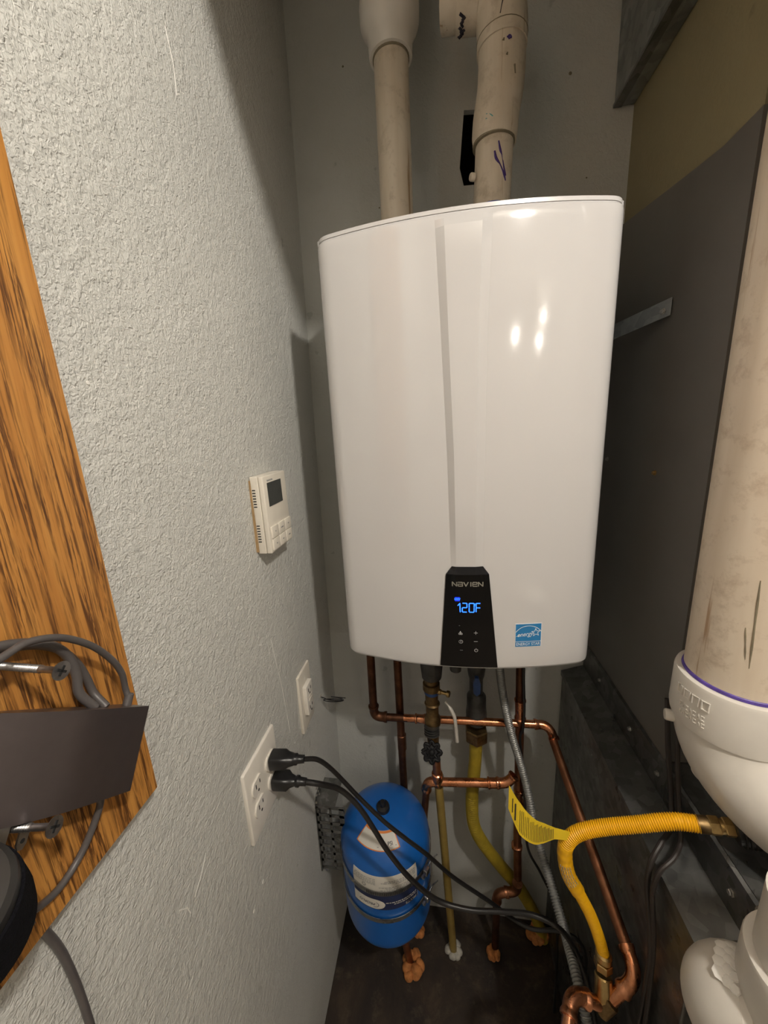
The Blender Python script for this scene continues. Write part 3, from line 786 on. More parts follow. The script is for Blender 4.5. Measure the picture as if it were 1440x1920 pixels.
MB().lathe(e - d * .003, d, [(.0090, 0), (.0105, .0005), (.0105, .012), (.0095, .014)], 24).build('ferrule', 'brass_dark', T)
hexnut(T, e + d * .010, d, .0115, .012, 'brass', 'nut')
MB().lathe(e + d * .021, d, [(.0075, 0), (.0090, .001), (.0090, .005), (.0075, .006)], 20).build('collar', 'brass', T)
hexnut(T, e + d * .026, d, .0112, .012, 'brass', 'nut')
d0 = (HP[5] - HP[0]).normalized(); s0 = HP[0]
hexnut(T, s0 - d0 * .008, d0, .0135, .012, 'brass')
MB().lathe(s0 + d0 * .006, d0, [(.0110, 0), (.0122, .001), (.0122, .009), (.0100, .012)], 24).build('ferrule', 'brass', T)
# printed sleeve
i0, i1 = int(nH * .40), int(nH * .50); m = MB()
vdir = (Vector((.31, 0, 1.57)) - HP[(i0 + i1) // 2]).normalized()
for k in range(5):
    for j in range(i0, i1 - 9, 11):
        a, b = HP[j], HP[j + 8]; t = (b - a).normalized(); s_ = t.cross(vdir).normalized(); q = (vdir - t * vdir.dot(t)).normalized()
        ang = -.75 + k * .32
        off = (q * math.cos(ang) + s_ * math.sin(ang)) * .0109
        m.sweep([a + off, b + off], .0006, 5)
m.build('sleeve_print', 'print_grey', T)
# warning tag: a curled strip with thickness
tc = spline([(.4945, .464, .949), (.4725, .4623, .9535), (.4577, .4641, .9492), (.4428, .4665, .9478), (.4237, .4720, .9620), (.4086, .4858, .9862)], 8)
th = [pl(i / (len(tc) - 1), [(0, .0065), (.2, .0085), (.4, .0150), (.6, .0195), (.8, .0240), (1, .0180)]) for i in range(len(tc))]
up = Vector((.05, .25, .97)).normalized()
def tag_pt(u, v, off):
    i = int(round(u)); p = tc[i]; t = (tc[min(i + 1, len(tc) - 1)] - tc[max(i - 1, 0)]).normalized()
    w = up; n_ = t.cross(w).normalized()
    if n_.dot(Vector((.31, 0, 1.57)) - p) < 0: n_ = -n_
    return p + w * (v * th[i]) + n_ * off
tg = MB().slab(tag_pt, list(range(len(tc))), lin(-1, 1, 4), .0008).build('warning_tag', 'tag_yellow', T)
tg['label'] = 'curled yellow paper warning tag'
m = MB(); N = len(tc)
for k in range(40):
    j = 9 + k
    if j + 1 >= N - 7: break
    for v0 in (-.8,):
        P = [tag_pt(j, v, .0012) for v in lin(v0, .75 - .1 * (k % 3), 6)]
        m.sweep(P, .00035, 5)
for k in range(2):
    P = [tag_pt(N - 6 + 2 * k, v, .0012) for v in lin(-.6 + .1 * k, .55, 5)]; m.sweep(P, .0011 - .0004 * k, 5)
m.build('tag_print', 'print_black', tg)

# black iron gas nipple
T = thing('iron_gas_pipe', 'black iron pipe end the yellow connector joins on the right', 'gas pipe', e + d * .05)
MB().lathe(e + d * .036, d, [(.010, 0), (.0185, .001), (.0195, .010), (.0205, .014), (.0205, .030), (.0190, .034), (.0190, .050), (.0205, .052), (.0205, .075), (.0185, .080), (.0185, .09)], 24).build('coupling', 'iron_black', T)
for k in range(7):
    MB().lathe(e + d * (.041 + .0045 * k), d, [(.0190, 0), (.0212, .001), (.0212, .0022), (.0190, .0032)], 24).build('thread', 'iron_black', T)

# dark low-voltage cables behind
o = MB().sweep(spline([(.664, .565, 1.12), (.662, .545, 1.05), (.660, .520, .985), (.648, .492, .955), (.622, .468, .948), (.605, .455, .930), (.602, .452, .890), (.604, .440, .844), (.604, .4266, .780), (.605, .43, .60), (.604, .44, .3)], 8), .0038, 10).build('low_voltage_cable', 'cable_brown')
tag(o, 'dark brown cable hanging behind the yellow connector, the left strand', 'cable', 'dark cables by the plenum')
o = MB().sweep(spline([(.660, .530, 1.12), (.659, .515, 1.05), (.657, .495, .990), (.650, .472, .956), (.630, .450, .950), (.608, .440, .935), (.603, .440, .900), (.605, .441, .876), (.606, .4247, .796), (.607, .42, .60), (.606, .43, .3)], 8), .0034, 10).build('low_voltage_cable', 'cable_brown')
tag(o, 'dark brown cable hanging behind the yellow connector, the right strand', 'cable', 'dark cables by the plenum')

# ------------------------------------------------------------------ white PVC stack in the right foreground
PX, PY = .694, .485
T = thing('pvc_stack', 'large beige PVC stack with a white elbow in the right foreground', 'pipe', (PX, PY, 1.1))
sp_ = [(PX, PY, 1.165), (PX, PY, 1.5), (PX, PY, 1.75), (PX + .001, PY, 1.9), (PX + .001, PY, 2.05), (PX, PY, ZC - .002)]
MB().sweep(spline(sp_, 5), .0570, 56).build('pipe', 'pvc_stack', T)
MB().lathe((PX, PY, 1.225), (0, 0, -1), [(.0578, 0), (.0653, .001), (.0666, .005), (.0672, .061), (.0659, .069)], 56).build('hub', 'fitting_white', T)
MB().lathe((PX, PY, 1.2295), (0, 0, -1), [(.0571, 0), (.0584, .001), (.0592, .004), (.0571, .006)], 56).build('primer_ring', 'primer_purple', T)
d45 = Vector((.55, -.83, 0)).normalized()
ctr = Vector((PX, PY, 1.163)); EP = [ctr + Vector((0, 0, .005))]
for k in range(15):
    a = math.pi / 2 * k / 14; Rb = .080
    EP.append(ctr + d45 * (Rb * (1 - math.cos(a))) + Vector((0, 0, -Rb * math.sin(a))))
EP += [EP[-1] + d45 * .05]
MB().sweep(EP, .0625, 48).build('elbow', 'fitting_white', T)
nb = Vector((-.93, .30, 0)).normalized()
MB().lathe(Vector((PX, PY, 1.141)) + nb * .059, nb, [(.0080, 0), (.0080, .010), (.0070, .012)], 18).build('sprue_nub', 'fitting_white', T)
MB().lathe(EP[7] + Vector((-.55, .25, -.80)).normalized() * .060, (-.55, .25, -.80), [(.011, 0), (.011, .005), (.009, .007)], 18).build('sprue_nub', 'fitting_white', T)
# raised lettering on the hub (illegible in the photograph: kept as raised strokes)
m = MB()
def hub(ang, z, r=.0674): return Vector((PX + r * math.sin(ang), PY - r * math.cos(ang), z))
for row, (z, n_, w, h, a0) in enumerate([(1.203, 4, .145, .0120, -1.60), (1.184, 7, .062, .0057, -1.50), (1.174, 7, .062, .0050, -1.48)]):
    for k in range(n_):
        a = a0 + k * w * 1.18
        if row == 0:
            L = [(a, z - h / 2), (a, z + h / 2), (a + w * .8, z + h / 2), (a + w * .8, z - h / 2)] + ([(a, z - h / 2)] if k != 2 else [])
        else:
            L = [(a, z - h / 2), (a + w * .4, z + h / 2), (a + w * .8, z - h / 2)] if k % 2 else [(a + w * .8, z + h / 2), (a, z + h / 2), (a, z - h / 2), (a + w * .8, z - h / 2)]
        m.sweep([hub(*q) for q in L], .0012 if row == 0 else .0008, 6)
m.build('raised_lettering', 'fitting_white', T)
m = MB()
for (ang, z0, z1, w) in [(-.62, 1.38, 1.27, .0012), (-.70, 1.32, 1.28, .0009), (-.50, 1.44, 1.39, .0008), (-.45, 1.48, 1.42, .0008), (-.30, 1.37, 1.33, .0009)]:
    m.sweep([Vector((PX + .0570 * math.sin(ang + .02 * k), PY - .0570 * math.cos(ang + .02 * k), z0 + (z1 - z0) * k / 4)) for k in range(5)], [w * .4, w, w * .7, w, w * .3], 5)
m.build('scuff_mark', 'dirt_grime', T)

LX, LY = .656, .293
T = thing('pvc_wye', 'white PVC wye fitting with scraped hubs in the bottom right corner', 'pipe fitting', (LX, LY, .7))
MB().cyl((LX, LY, .45), (LX, LY, 1.115), .0445, 40).build('pipe', 'fitting_white', T)
MB().lathe((LX, LY, 1.040), (0, 0, -1), [(.0446, 0), (.0515, .001), (.0525, .004), (.0525, .044), (.0500, .052), (.0490, .06), (.0490, .20)], 44).build('hub', 'fitting_white', T)
bd = Vector((-.75, .58, -.33)).normalized(); bc = Vector((LX, LY, .950))
MB().lathe(bc, bd, [(.040, 0), (.0440, .010), (.0455, .014), (.0500, .020), (.0500, .038), (.0485, .040)], 44).build('branch_hub', 'fitting_white', T)
MB().lathe(bc + bd * .0170, bd, [(.0455, 0), (.0506, .001), (.0506, .007), (.0495, .0075)], 44).build('glue_band', 'pvc_old', T)
arc = [bc + bd * .028]
dn = Vector((.38, -.12, -.90)).normalized()
for k in range(1, 11):
    t = k / 10; arc.append(arc[-1] + (bd * (1 - t) + dn * t).normalized() * .0036)
arc += [arc[-1] + dn * .05, arc[-1] + dn * .2]
MB().sweep(arc, [.0510] * len(arc), 40).build('branch_elbow', 'fitting_white', T)
m = MB(); u_, v_ = frame(bd)
for k in range(14):
    a = math.atan2((Vector((0, 0, 1))).dot(v_), (Vector((0, 0, 1))).dot(u_)) - .45 + .065 * k
    p = bc + bd * (.036 + .012 * ((k * 7) % 3) / 2) + (u_ * math.cos(a) + v_ * math.sin(a)) * .0508
    m.lathe(p, (u_ * math.cos(a) + v_ * math.sin(a)), [(.0050 + .001 * (k % 3), 0), (.004, .0010)], 7)
m.build('scraped_patch', 'scrape_white', T)
m = MB()
for k in range(7):
    a = math.atan2((Vector((-.3, -1, .5))).dot(v_), (Vector((-.3, -1, .5))).dot(u_)) - .5 + .16 * k
    p = bc + bd * .0205 + (u_ * math.cos(a) + v_ * math.sin(a)) * .0506
    m.lathe(p, (u_ * math.cos(a) + v_ * math.sin(a)), [(.0022 + .001 * (k % 3), 0), (.001, .0006)], 7)
m.build('dirt_spot', 'dirt_grime', T)

# ------------------------------------------------------------------ blue expansion tank
TX, TY, TR = .155, .712, .112
def tank_prof(n=16):
    z0, z1, z2, z3 = .300, .372, .566, .645; out = []
    for k in range(n + 1):
        a = math.pi / 2 * k / n; out.append((max(.0005, TR * math.sin(a) ** .92), z1 - (z1 - z0) * math.cos(a)))
    for z in (.41, .45, .49, .53): out.append((TR, z))
    for k in range(n + 1):
        a = math.pi / 2 * (1 - k / n); out.append((max(.0005, TR * math.sin(a) ** .92), z2 + (z3 - z2) * math.cos(a)))
    return out
T = thing('expansion_tank', 'blue steel expansion tank strapped to the left wall', 'tank', (TX, TY, .30))
MB().lathe((TX, TY, 0), (0, 0, 1), tank_prof(), 64, False).build('shell', 'tank_blue', T)
MB().lathe((TX, TY - .004, .642), (0, -.12, 1), [(.0165, 0), (.0165, .010), (.0150, .013), (.0070, .015), (.0068, .026), (.0050, .029)], 22).build('valve_cap', 'rubber_black', T)
MB().lathe((TX + .012, TY + .01, .315), (.15, .1, -1), [(.018, 0), (.018, .02), (.013, .024), (.013, .05)], 20).build('connection', 'brass_dark', T)
# radius / height of the shell by arc length measured from the shoulder upward
PROF = tank_prof()
def r_at(z):
    for (ra, za), (rb, zb) in zip(PROF, PROF[1:]):
        if za <= z <= zb: return ra + (rb - ra) * (z - za) / max(1e-6, zb - za)
    return TR
TH0 = math.atan2(.31 - TX, TY)            # direction facing the room
def tfn(off):                             # u = metres round the shell, z = height
    def g(u, z):
        a = TH0 + u / TR; r = r_at(z) + off
        return Vector((TX + r * math.sin(a), TY - r * math.cos(a), z))
    return g
def tank_patch(name, mat, u0, u1, z0, z1, off, parent, slope=0.0):
    return MB().grid(lambda u, v: tfn(off)(u, z0 + (z1 - z0) * v), lin(u0, u1, 22), lin(0, 1, 5)).build(name, mat, parent)
lab = MB().slab(lambda u, v, o: tfn(.0004 + o)(u, v), lin(-.088, .072, 24), lin(.487, .584, 9), .0004).build('label', 'label_white', T)
lab['label'] = 'white and navy product label, upside down'
tank_patch('label_band', 'label_navy', -.087, .071, .4875, .530, .0012, lab)
m = MB(); g = tfn(.0016)
def half_h(u): return .0145 if u < -.034 else .0145 * math.sqrt(max(.0004, 1 - ((u + .034) / .0241) ** 2))
m.grid(lambda u, v: g(u, .5040 + v * half_h(u)), lin(-.0865, -.0102, 30), lin(-1, 1, 5))
m.build('logo_oval', 'label_white', lab)
def flip(cx, cz, off=.0021):
    g = tfn(off); return lambda x, y: g(cx - x, cz - y)
m = MB(); put_text(m, 'PROFLO', flip(-.052, .5040), .0105, shear=.25); ring2d(m, lambda x, y: tfn(.0021)(-.036 + x * 1.3, .5035 + y), 0, 0, .0085, .0009, -100, 60, 16); m.build('logo_text', 'label_navy', lab, smooth=False)
m = MB(); put_text(m, 'PFXT5', flip(.052, .4945), .0105, shear=.15)
for (z_, xa, xb) in ((.5105, -.008, .066), (.5050, .010, .066)):
    x_ = xa
    while x_ < xb:
        w_ = .003 + .004 * abs(math.sin(x_ * 900)); rect2d(m, tfn(.0021), x_, z_ - .0011, min(xb, x_ + w_), z_ + .0011, 3); x_ += w_ + .0016
m.build('band_text', 'label_white', lab, smooth=False)
m = MB()
rnd = random.Random(4)
for row in range(9):
    z = .5770 - row * .0042; x = .066
    if row in (4,): continue
    ln = [.03, .075, .085, .05, 0, .09, .075, .085, .06][row]; xe = x - ln
    while x > xe:
        w = rnd.uniform(.003, .009); rect2d(m, tfn(.0013), max(xe, x - w), z - .0009, x, z + .0009, 3); x -= w + .0018
for row in range(5):
    x = -.030; z = .577 - row * .0035
    while x > -.082:
        w = rnd.uniform(.003, .008); rect2d(m, tfn(.0013), x - w, z - .0007, x, z + .0007, 3); x -= w + .0016
ring2d(m, tfn(.0013), -.058, .555, .0040, .0022)
m.build('small_print', 'print_grey', lab, smooth=False)
# pressure sticker on the shoulder (its cartoon is left out)
stk = MB().slab(lambda u, v, o: tfn(.0006 + o)(u, v), lin(-.105, .045, 18), lin(.6205, .6375, 9), .0004).build('pressure_sticker', 'label_white', T)
m = MB(); g = tfn(.0013)
m.grid(lambda u, v: g(u, v), lin(-.105, .045, 18), [.6360, .6365, .6370, .6375]); m.grid(lambda u, v: g(u, v), lin(-.105, .045, 18), [.6205, .6208, .6212, .6217])
m.grid(lambda u, v: g(u, v), lin(.0415, .045, 3), lin(.6205, .6375, 8)); m.grid(lambda u, v: g(u, v), lin(-.105, -.1015, 3), lin(.6205, .6375, 8))
m.build('sticker_border', 'sticker_orange', stk)
m = MB(); g2 = tfn(.0014); put_text(m, '9   PSI', lambda x, y: g2(.005 + x * 1.3, .6275 + y * .45), .0120, bold=.0002)
line2d(m, g2, [(-.03, .6246), (.0, .6245)], .0004); line2d(m, g2, [(.0, .6245), (.036, .6246)], .0004)
m.build('sticker_text', 'print_black', stk, smooth=False)

# wall bracket with two band clamps
T = thing('tank_bracket', 'slotted galvanized bracket holding the blue tank to the left wall', 'bracket', (.02, .70, .42))
def plate_y(x, y0, z0, z1, slots, name, x1=None):
    pass
xwb = xw(.55)
MB().prism([(.686, .690), (.715, .690), (.715, .44), (.686, .44)], (xwb - .001, 0, 0), (0, 1, 0), (0, 0, 1), (1, 0, 0), .003).build('wall_plate', 'bracket_steel', T, smooth=False)
# arms that stand out from the wall, with slots left open between bars
for (yy, zt, zb) in [(.690, .650, .45)]:
    m = MB(); zs = lin(zt, zb, 17)
    m.box((xwb, yy, zb), (xwb + .008, yy + .0018, zt)); m.box((.046, yy, zb), (.058, yy + .0018, zt)); m.box((.020, yy, zb), (.026, yy + .0018, zt))
    for i in range(0, 17, 2): m.box((xwb, yy, zs[i] - .005), (.058, yy + .0018, zs[i] + .004))
    m.build('slotted_arm', 'bracket_steel', T, smooth=False)
MB().prism([(0, .690), (.052, .690), (.052, .765), (0, .765)], (xwb, 0, .653), (1, 0, 0), (0, 1, 0), (0, 0, 1), .002).build('top_shelf', 'bracket_steel', T, smooth=False)
m = MB(); m.prism([(.684, .650), (.735, .650), (.706, .705)], (xwb - .0005, 0, 0), (0, 1, 0), (0, 0, 1), (1, 0, 0), .0028); m.build('gusset', 'bracket_steel', T, smooth=False)
for (y, z) in [(.702, .692), (.698, .676), (.712, .672), (.692, .660), (.716, .658)]:
    q = MB(); screw_head(q, (xwb + .002, y, z), (1, 0, 0), .0026); q.build('screw', 'steel', T)
for z in (.540, .455):
    m = MB(); us = [2 * math.pi * k / 72 for k in range(73)]; R1 = TR + .0022
    pr = [(R1, z - .006), (R1 + .0014, z - .006), (R1 + .0014, z + .006), (R1, z + .006), (R1, z - .006)]
    m.grid(lambda u, v: Vector((TX + pr[v][0] * math.sin(u), TY - pr[v][0] * math.cos(u), pr[v][1])), us, range(5))
    bnd = m.build('band_clamp', 'bracket_steel', T)
    a = TH0 + .86; p = Vector((TX + (R1 + .001) * math.sin(a), TY - (R1 + .001) * math.cos(a), z)); nrm = Vector((math.sin(a), -math.cos(a), 0)); tg_ = Vector((math.cos(a), math.sin(a), 0))
    M3 = Matrix((tg_, nrm, Vector((0, 0, 1)))).transposed()
    q = MB().hull_box(p + nrm * .006, (.015, .011, .015), M3, .002); q.lathe(p + nrm * .006 - tg_ * .012, -tg_, [(.0045, 0), (.0045, .006)], 6)
    q.build('worm_housing', 'steel', bnd)
    a2 = a + .22; p2 = Vector((TX + R1 * math.sin(a2), TY - R1 * math.cos(a2), z))
    MB().sweep([p + nrm * .006, p2 + Vector((.008, -.006, .006)), p2 + Vector((.022, .0, .016))], .0016, 6).build('band_tail', 'bracket_steel', bnd)
    for k in range(26):
        if z < .5: break
        a = TH0 - .45 + k * .036; p = Vector((TX + (R1 + .0016) * math.sin(a), TY - (R1 + .0016) * math.cos(a), z))
        M3 = Matrix((Vector((math.cos(a), math.sin(a), 0)), Vector((math.sin(a), -math.cos(a), 0)), Vector((0, 0, 1)))).transposed()
        if k == 0: q = MB()
        q.hull_box(p, (.0012, .0006, .008), M3)
        if k == 25: q.build('worm_slots', 'slot_black', bnd, smooth=False)

o = MB().cyl((.172, .725, .286), (.196, .757, 0), .0105, 18).build('tank_stub_pipe', 'copper_dull'); tag(o, 'copper stub under the blue tank rising from orange foam', 'pipe')
lump('foam_lump', 'orange expanding foam spread on the floor below the blue tank', 'foam', (.204, .752, .006), .028, 'foam_orange', 11, (1.0, 1.25, .8))
lump('foam_lump', 'small orange foam bit behind the foot of the copper stub', 'foam', (.215, .83, .008), .020, 'foam_orange', 15, (1, 1, .8))
lump('foam_lump', 'orange foam sliver where the dark riser meets the floor', 'foam', (.443, .80, .01), .018, 'foam_orange', 12, (.8, .8, 1.6))
lump('foam_lump', 'pinkish orange foam at the foot of the dull yellow gas line', 'foam', (.580, .862, .012), .026, 'foam_orange', 13, (1.1, .8, 1.0))

# ------------------------------------------------------------------ controls and plates on the left wall
def xl(z): return xw(z)
T = thing('thermostat', 'ivory wall thermostat with a small dark screen and six buttons', 'thermostat', (xl(1.43), .60, 1.43))
TYA, TYB, TZ0, TZ1 = .553, .640, 1.369, 1.500
bx = xl(1.43)
MB().box((bx - .002, TYA - .0008, TZ0 + .003), (bx + .004, TYB, TZ1 - .006)).build('wall_gap', 'wall_gap_brown', T, smooth=False)
MB().box((bx + .0025, TYA, TZ0), (bx + .0165, TYB, TZ1), .0015).build('back_case', 'plastic_ivory', T)
MB().box((bx + .0172, TYA, TZ0), (bx + .0260, TYB, TZ1), .002).build('front_case', 'plastic_ivory', T)
xf = bx + .026
MB().box((xf - .001, TYA + .012, TZ1 - .052), (xf + .0006, TYB - .022, TZ1 - .012)).build('screen', 'lcd', T, smooth=False)
for r in range(2):
    for c in range(3):
        y0 = TYA + .006 + c * .0268; z0 = TZ0 + .0035 + r * .0215
        bt = MB().box((xf - .002, y0, z0), (xf + .0026, y0 + .0255, z0 + .0202), .0010).build('button', 'plastic_ivory', T)
        m = MB(); w_ = [[.0016, .0026, .0038], [.0014, .0048, .0022]][r][c]; m.box((xf + .0024, y0 + .0128 - w_, z0 + .0092), (xf + .0028, y0 + .0128 + w_, z0 + .0112)); m.build('button_mark', 'print_grey', bt, smooth=False)
m = MB()
for k in range(6): m.box((xf - .0005, TYA + .0135 + k * .0036, TZ1 - .0098), (xf + .0003, TYA + .0135 + k * .0036 + .0026, TZ1 - .0068 - .0007 * (k % 2)))
m.build('brand_print', 'print_grey', T, smooth=False)
for g0 in (TZ1 - .022, TZ1 - .082):
    for k in range(7):
        MB().box((bx + .0050, TYA - .0004, g0 - k * .0046 - .0009), (bx + .0105, TYA + .002, g0 - k * .0046 + .0009)).build('vent_slot', 'slot_black', T, smooth=False)

def face_plate(T, y0, y1, z0, z1, mat, th=.0065):
    x = xl((z0 + z1) / 2)
    return MB().prism([(y0, z0), (y1, z0), (y1, z1), (y0, z1)], (x - .003, 0, 0), (0, 1, 0), (0, 0, 1), (1, 0, 0), th * .6), x
T = thing('switch_plate', 'single ivory cover plate with a protruding outlet beside the black wire loop', 'wall plate', (xl(.975), .675, .975))
xs = xl(.975)
m = MB(); y0, y1, z0, z1 = .6525, .7200, .903, 1.048
m.hull_box((xs + .0020, (y0 + y1) / 2, (z0 + z1) / 2), (.0075, y1 - y0, z1 - z0), Matrix.Identity(3), .0024); m.build('plate', 'plastic_ivory', T)
dv = MB().hull_box((xs + .0085, .6865, .9755), (.012, .034, .072), Matrix.Identity(3), .0012).build('device_body', 'plastic_white', T)
xd = xs + .0146
for dz in (-.022, .022):
    for dy, h in ((-.0064, .0085), (.0064, .0070)):
        MB().box((xd - .001, .6865 + dy - .0011, .9755 + dz - h / 2), (xd + .0003, .6865 + dy + .0011, .9755 + dz + h / 2)).build('slot', 'slot_black', dv, smooth=False)
    MB().lathe((xd - .001, .6865, .9755 + dz - .0105), (1, 0, 0), [(.0024, 0), (.0024, .0013)], 12).build('ground_hole', 'slot_black', dv)
for dz in (-.004, .004):
    MB().box((xd - .001, .6785, .9755 + dz - .0026), (xd + .0010, .6945, .9755 + dz + .0026), .0004).build('test_button', 'plastic_ivory', dv)
for dz in (-.048, .048):
    MB().lathe((xs + .005, .6865, .9755 + dz), (1, 0, 0), [(.0032, 0), (.0032, .0012), (.002, .0018)], 12).build('screw', 'plastic_white', T)

T = thing('outlet_plate', 'white double cover plate with four round outlets above the tank', 'outlet', (xl(.98), .46, .98))
xo = xl(.98); y0, y1, z0, z1 = .4220, .5300, .907, 1.048
MB().hull_box((xo + .0020, (y0 + y1) / 2, (z0 + z1) / 2), (.0080, y1 - y0, z1 - z0), Matrix.Identity(3), .0026).build('plate', 'plastic_white', T)
def recept(yc, zc):
    P = []
    for k in range(32):
        a = 2 * math.pi * k / 32; P.append((.0172 * math.cos(a), max(-.0138, min(.0138, .0172 * math.sin(a)))))
    m = MB().prism([(yc + a, zc + b) for a, b in P], (xo + .004, 0, 0), (0, 1, 0), (0, 0, 1), (1, 0, 0), .0052).build('receptacle', 'plastic_white', T)
    xr = xo + .0092
    for dy, h in ((-.0062, .0085), (.0062, .0070)):
        MB().box((xr - .001, yc + dy - .0010, zc + .0015 - h / 2 + .002), (xr + .0003, yc + dy + .0010, zc + .0015 + h / 2 + .002)).build('slot', 'slot_black', m, smooth=False)
    MB().lathe((xr - .001, yc, zc - .0085), (1, 0, 0), [(.0023, 0), (.0023, .0013)], 12).build('ground_hole', 'slot_black', m)
YC1, YC2, ZC1, ZC2 = .4520, .5000, .9985, .9565
for yc in (YC1, YC2):
    for zc in (ZC1, ZC2): recept(yc, zc)
for yc in (YC1, YC2):
    MB().lathe((xo + .0055, yc, (ZC1 + ZC2) / 2), (1, 0, 0), [(.003, 0), (.003, .001), (.002, .0016)], 12).build('screw', 'plastic_white', T)

# the two power cords
def plug(T, base, dirn, slim):
    d = Vector(dirn).normalized(); base = Vector(base); up = Vector((0, 0, 1)); s_ = d.cross(up).normalized(); u = s_.cross(d)
    secs = [(0, .0135, .0120), (.002, .0150, .0132), (.026, .0145, .0125), (.032, .0125 if slim else .0110, .0105 if slim else .0090), (.040, .0105 if slim else .0075, .0085 if slim else .0070), (.042, .0090, .0088), (.047, .0090, .0088), (.049, .0068, .0066), (.060, .0062, .0060)]
    vs = []; fs = []; n = 24
    for h, a, b in secs:
        for k in range(n):
            t = 2 * math.pi * k / n; c, q = math.cos(t), math.sin(t); pw = .45 if h < .03 else .8
            vs.append(base + d * h + s_ * (a * abs(c) ** pw * (1 if c >= 0 else -1)) + u * (b * abs(q) ** pw * (1 if q >= 0 else -1)))
    for i in range(len(secs) - 1):
        for k in range(n): fs.append((i * n + k, i * n + (k + 1) % n, (i + 1) * n + (k + 1) % n, (i + 1) * n + k))
    fs += [tuple(range(n)), tuple((len(secs) - 1) * n + k for k in range(n))]
    MB().add(vs, fs).build('plug', 'rubber_black', T, 50); return base + d * .058
T = thing('electric_cord', 'black power cord from the upper outlet crossing over the tank', 'power cord', (xo + .009, YC2, ZC1))
e1 = plug(T, (xo + .0095, YC2, ZC1 + .001), (1, .12, .0), True)
MB().sweep(spline([e1, (.078, .524, .982), (.094, .540, .948), (.115, .553, .902), (.140, .558, .862), (.187, .560, .805), (.228, .565, .760), (.269, .580, .702), (.323, .600, .617), (.405, .620, .525), (.454, .630, .468), (.497, .620, .462), (.549, .610, .486), (.584, .600, .482), (.601, .600, .429), (.604, .615, .33), (.58, .62, .15), (.56, .60, .006)], 8), .0042, 12).build('cable', 'cable_black', T)
T = thing('electric_cord', 'thicker black power cord from the lower outlet sagging over the tank', 'power cord', (xo + .009, YC2, ZC2))
e2 = plug(T, (xo + .0095, YC2, ZC2 - .001), (1, .05, -.03), False)
MB().sweep(spline([e2, (.085, .514, .938), (.108, .535, .906), (.128, .543, .877), (.150, .543, .846), (.172, .540, .807), (.198, .540, .753), (.237, .550, .676), (.289, .560, .611), (.353, .560, .597), (.417, .560, .605), (.475, .550, .625), (.521, .540, .616), (.549, .530, .580), (.568, .520, .525), (.581, .510, .460), (.587, .500, .392), (.585, .50, .2), (.575, .52, .006)], 8), .0050, 12).build('cable', 'cable_black', T)

# loop of wire poking out of the wall
T = thing('wire_loop', 'small loop of black wire poking from a hole in the left wall', 'wire', (xl(.9), .77, .90))
LPts = []
for k in range(33):
    a = math.pi + 2 * math.pi * 1.8 * k / 32
    LPts.append(Vector((.026 + .026 * math.cos(a), .786 + .004 * math.sin(a * .5), .884 + .0045 * math.sin(a) + .002 * k / 32)))
MB().sweep(spline([(xl(.9) - .004, .788, .890)] + LPts + [(.058, .786, .892)], 2), .0013, 8).build('wire', 'cable_black', T)
MB().lathe((xl(.9) - .001, .788, .893), (1, 0, 0), [(.006, 0), (.005, .0015), (.002, .002)], 9).build('hole_patch', 'grout_white', T)

# ------------------------------------------------------------------ oak board with the adapter, left foreground
T = thing('oak_board', 'oak veneer board fixed flat on the left wall', 'board', (.006, .05, 1.22))
MB().prism([(-.10, 1.222), (.262, 1.223), (.263, 2.30), (-.10, 2.30)], (xl(1.75) - .006, 0, 0), (0, 1, 0), (0, 0, 1), (1, 0, 0), .0185).build('panel', 'oak', T, smooth=False)
XB = xl(1.75) + .0125

def wood_screw(label, p, L, tilt):
    t = thing('wood_screw', label, 'screw', p, 'screws in the oak board')
    d = Vector(tilt).normalized(); p = Vector(p); prof = []; n = int(L / .0009)
    for i in range(n): prof.append((.0019 + (.0007 if i % 2 else 0), i * .0009))
    prof += [(.0021, L), (.0021, L + .010), (.0058, L + .0135), (.0060, L + .0142)]
    MB().lathe(p - d * .004, d, prof, 16).build('shank', 'screw_steel', t, 70)
    h = p - d * .004 + d * (L + .0143); u, v = frame(d); m = MB()
    for q in (u * .7 + v * .7, u * .7 - v * .7): 
        s_ = d.cross(q); m.hull_box(h, (.0066, .0015, .0008), Matrix((q, s_, d)).transposed())
    m.build('cross_slot', 'slot_black', t, smooth=False)
wood_screw('long wood screw above the dark adapter on the oak board', (XB, .172, 1.4295), .040, (1, 0, -.02))
wood_screw('wood screw just under the dark adapter', (XB, .1440, 1.329), .034, (1, .10, .06))

T = thing('power_adapter', 'dark metallic power adapter wedged between screws on the oak board', 'power adapter', (XB + .015, .19, 1.34))
c = Vector((XB + .015, .1855, 1.3435)); ey = Vector((0, .783, -.622)); ez = Vector((0, .545, .838)); ex = Vector((1, 0, 0))
m = MB(); Lh, Hh, th = .0565, .0320, .0275; us = lin(-1, 1, 15)
def ad(u, v, off):
    x = .0275 / 2 - .0110 * max(0.0, .15 - u) ** 2 - .0006 * u * u
    return c + ey * (u * Lh) + ez * (v * Hh) + ex * (x if off else -.0275 / 2)
m.slab(lambda u, v, o: ad(u, v, o > 0), us, lin(-1, 1, 6), 1)
m.build('case', 'adapter_dark', T, 30)
top = lambda u, x=0.0: c + ez * Hh + ey * (u * Lh) + ex * x
MB().lathe(top(.80) - ez * .002, ez, [(.0036, 0), (.0036, .011), (.0028, .012)], 14).build('strain_relief', 'cable_grey', T)
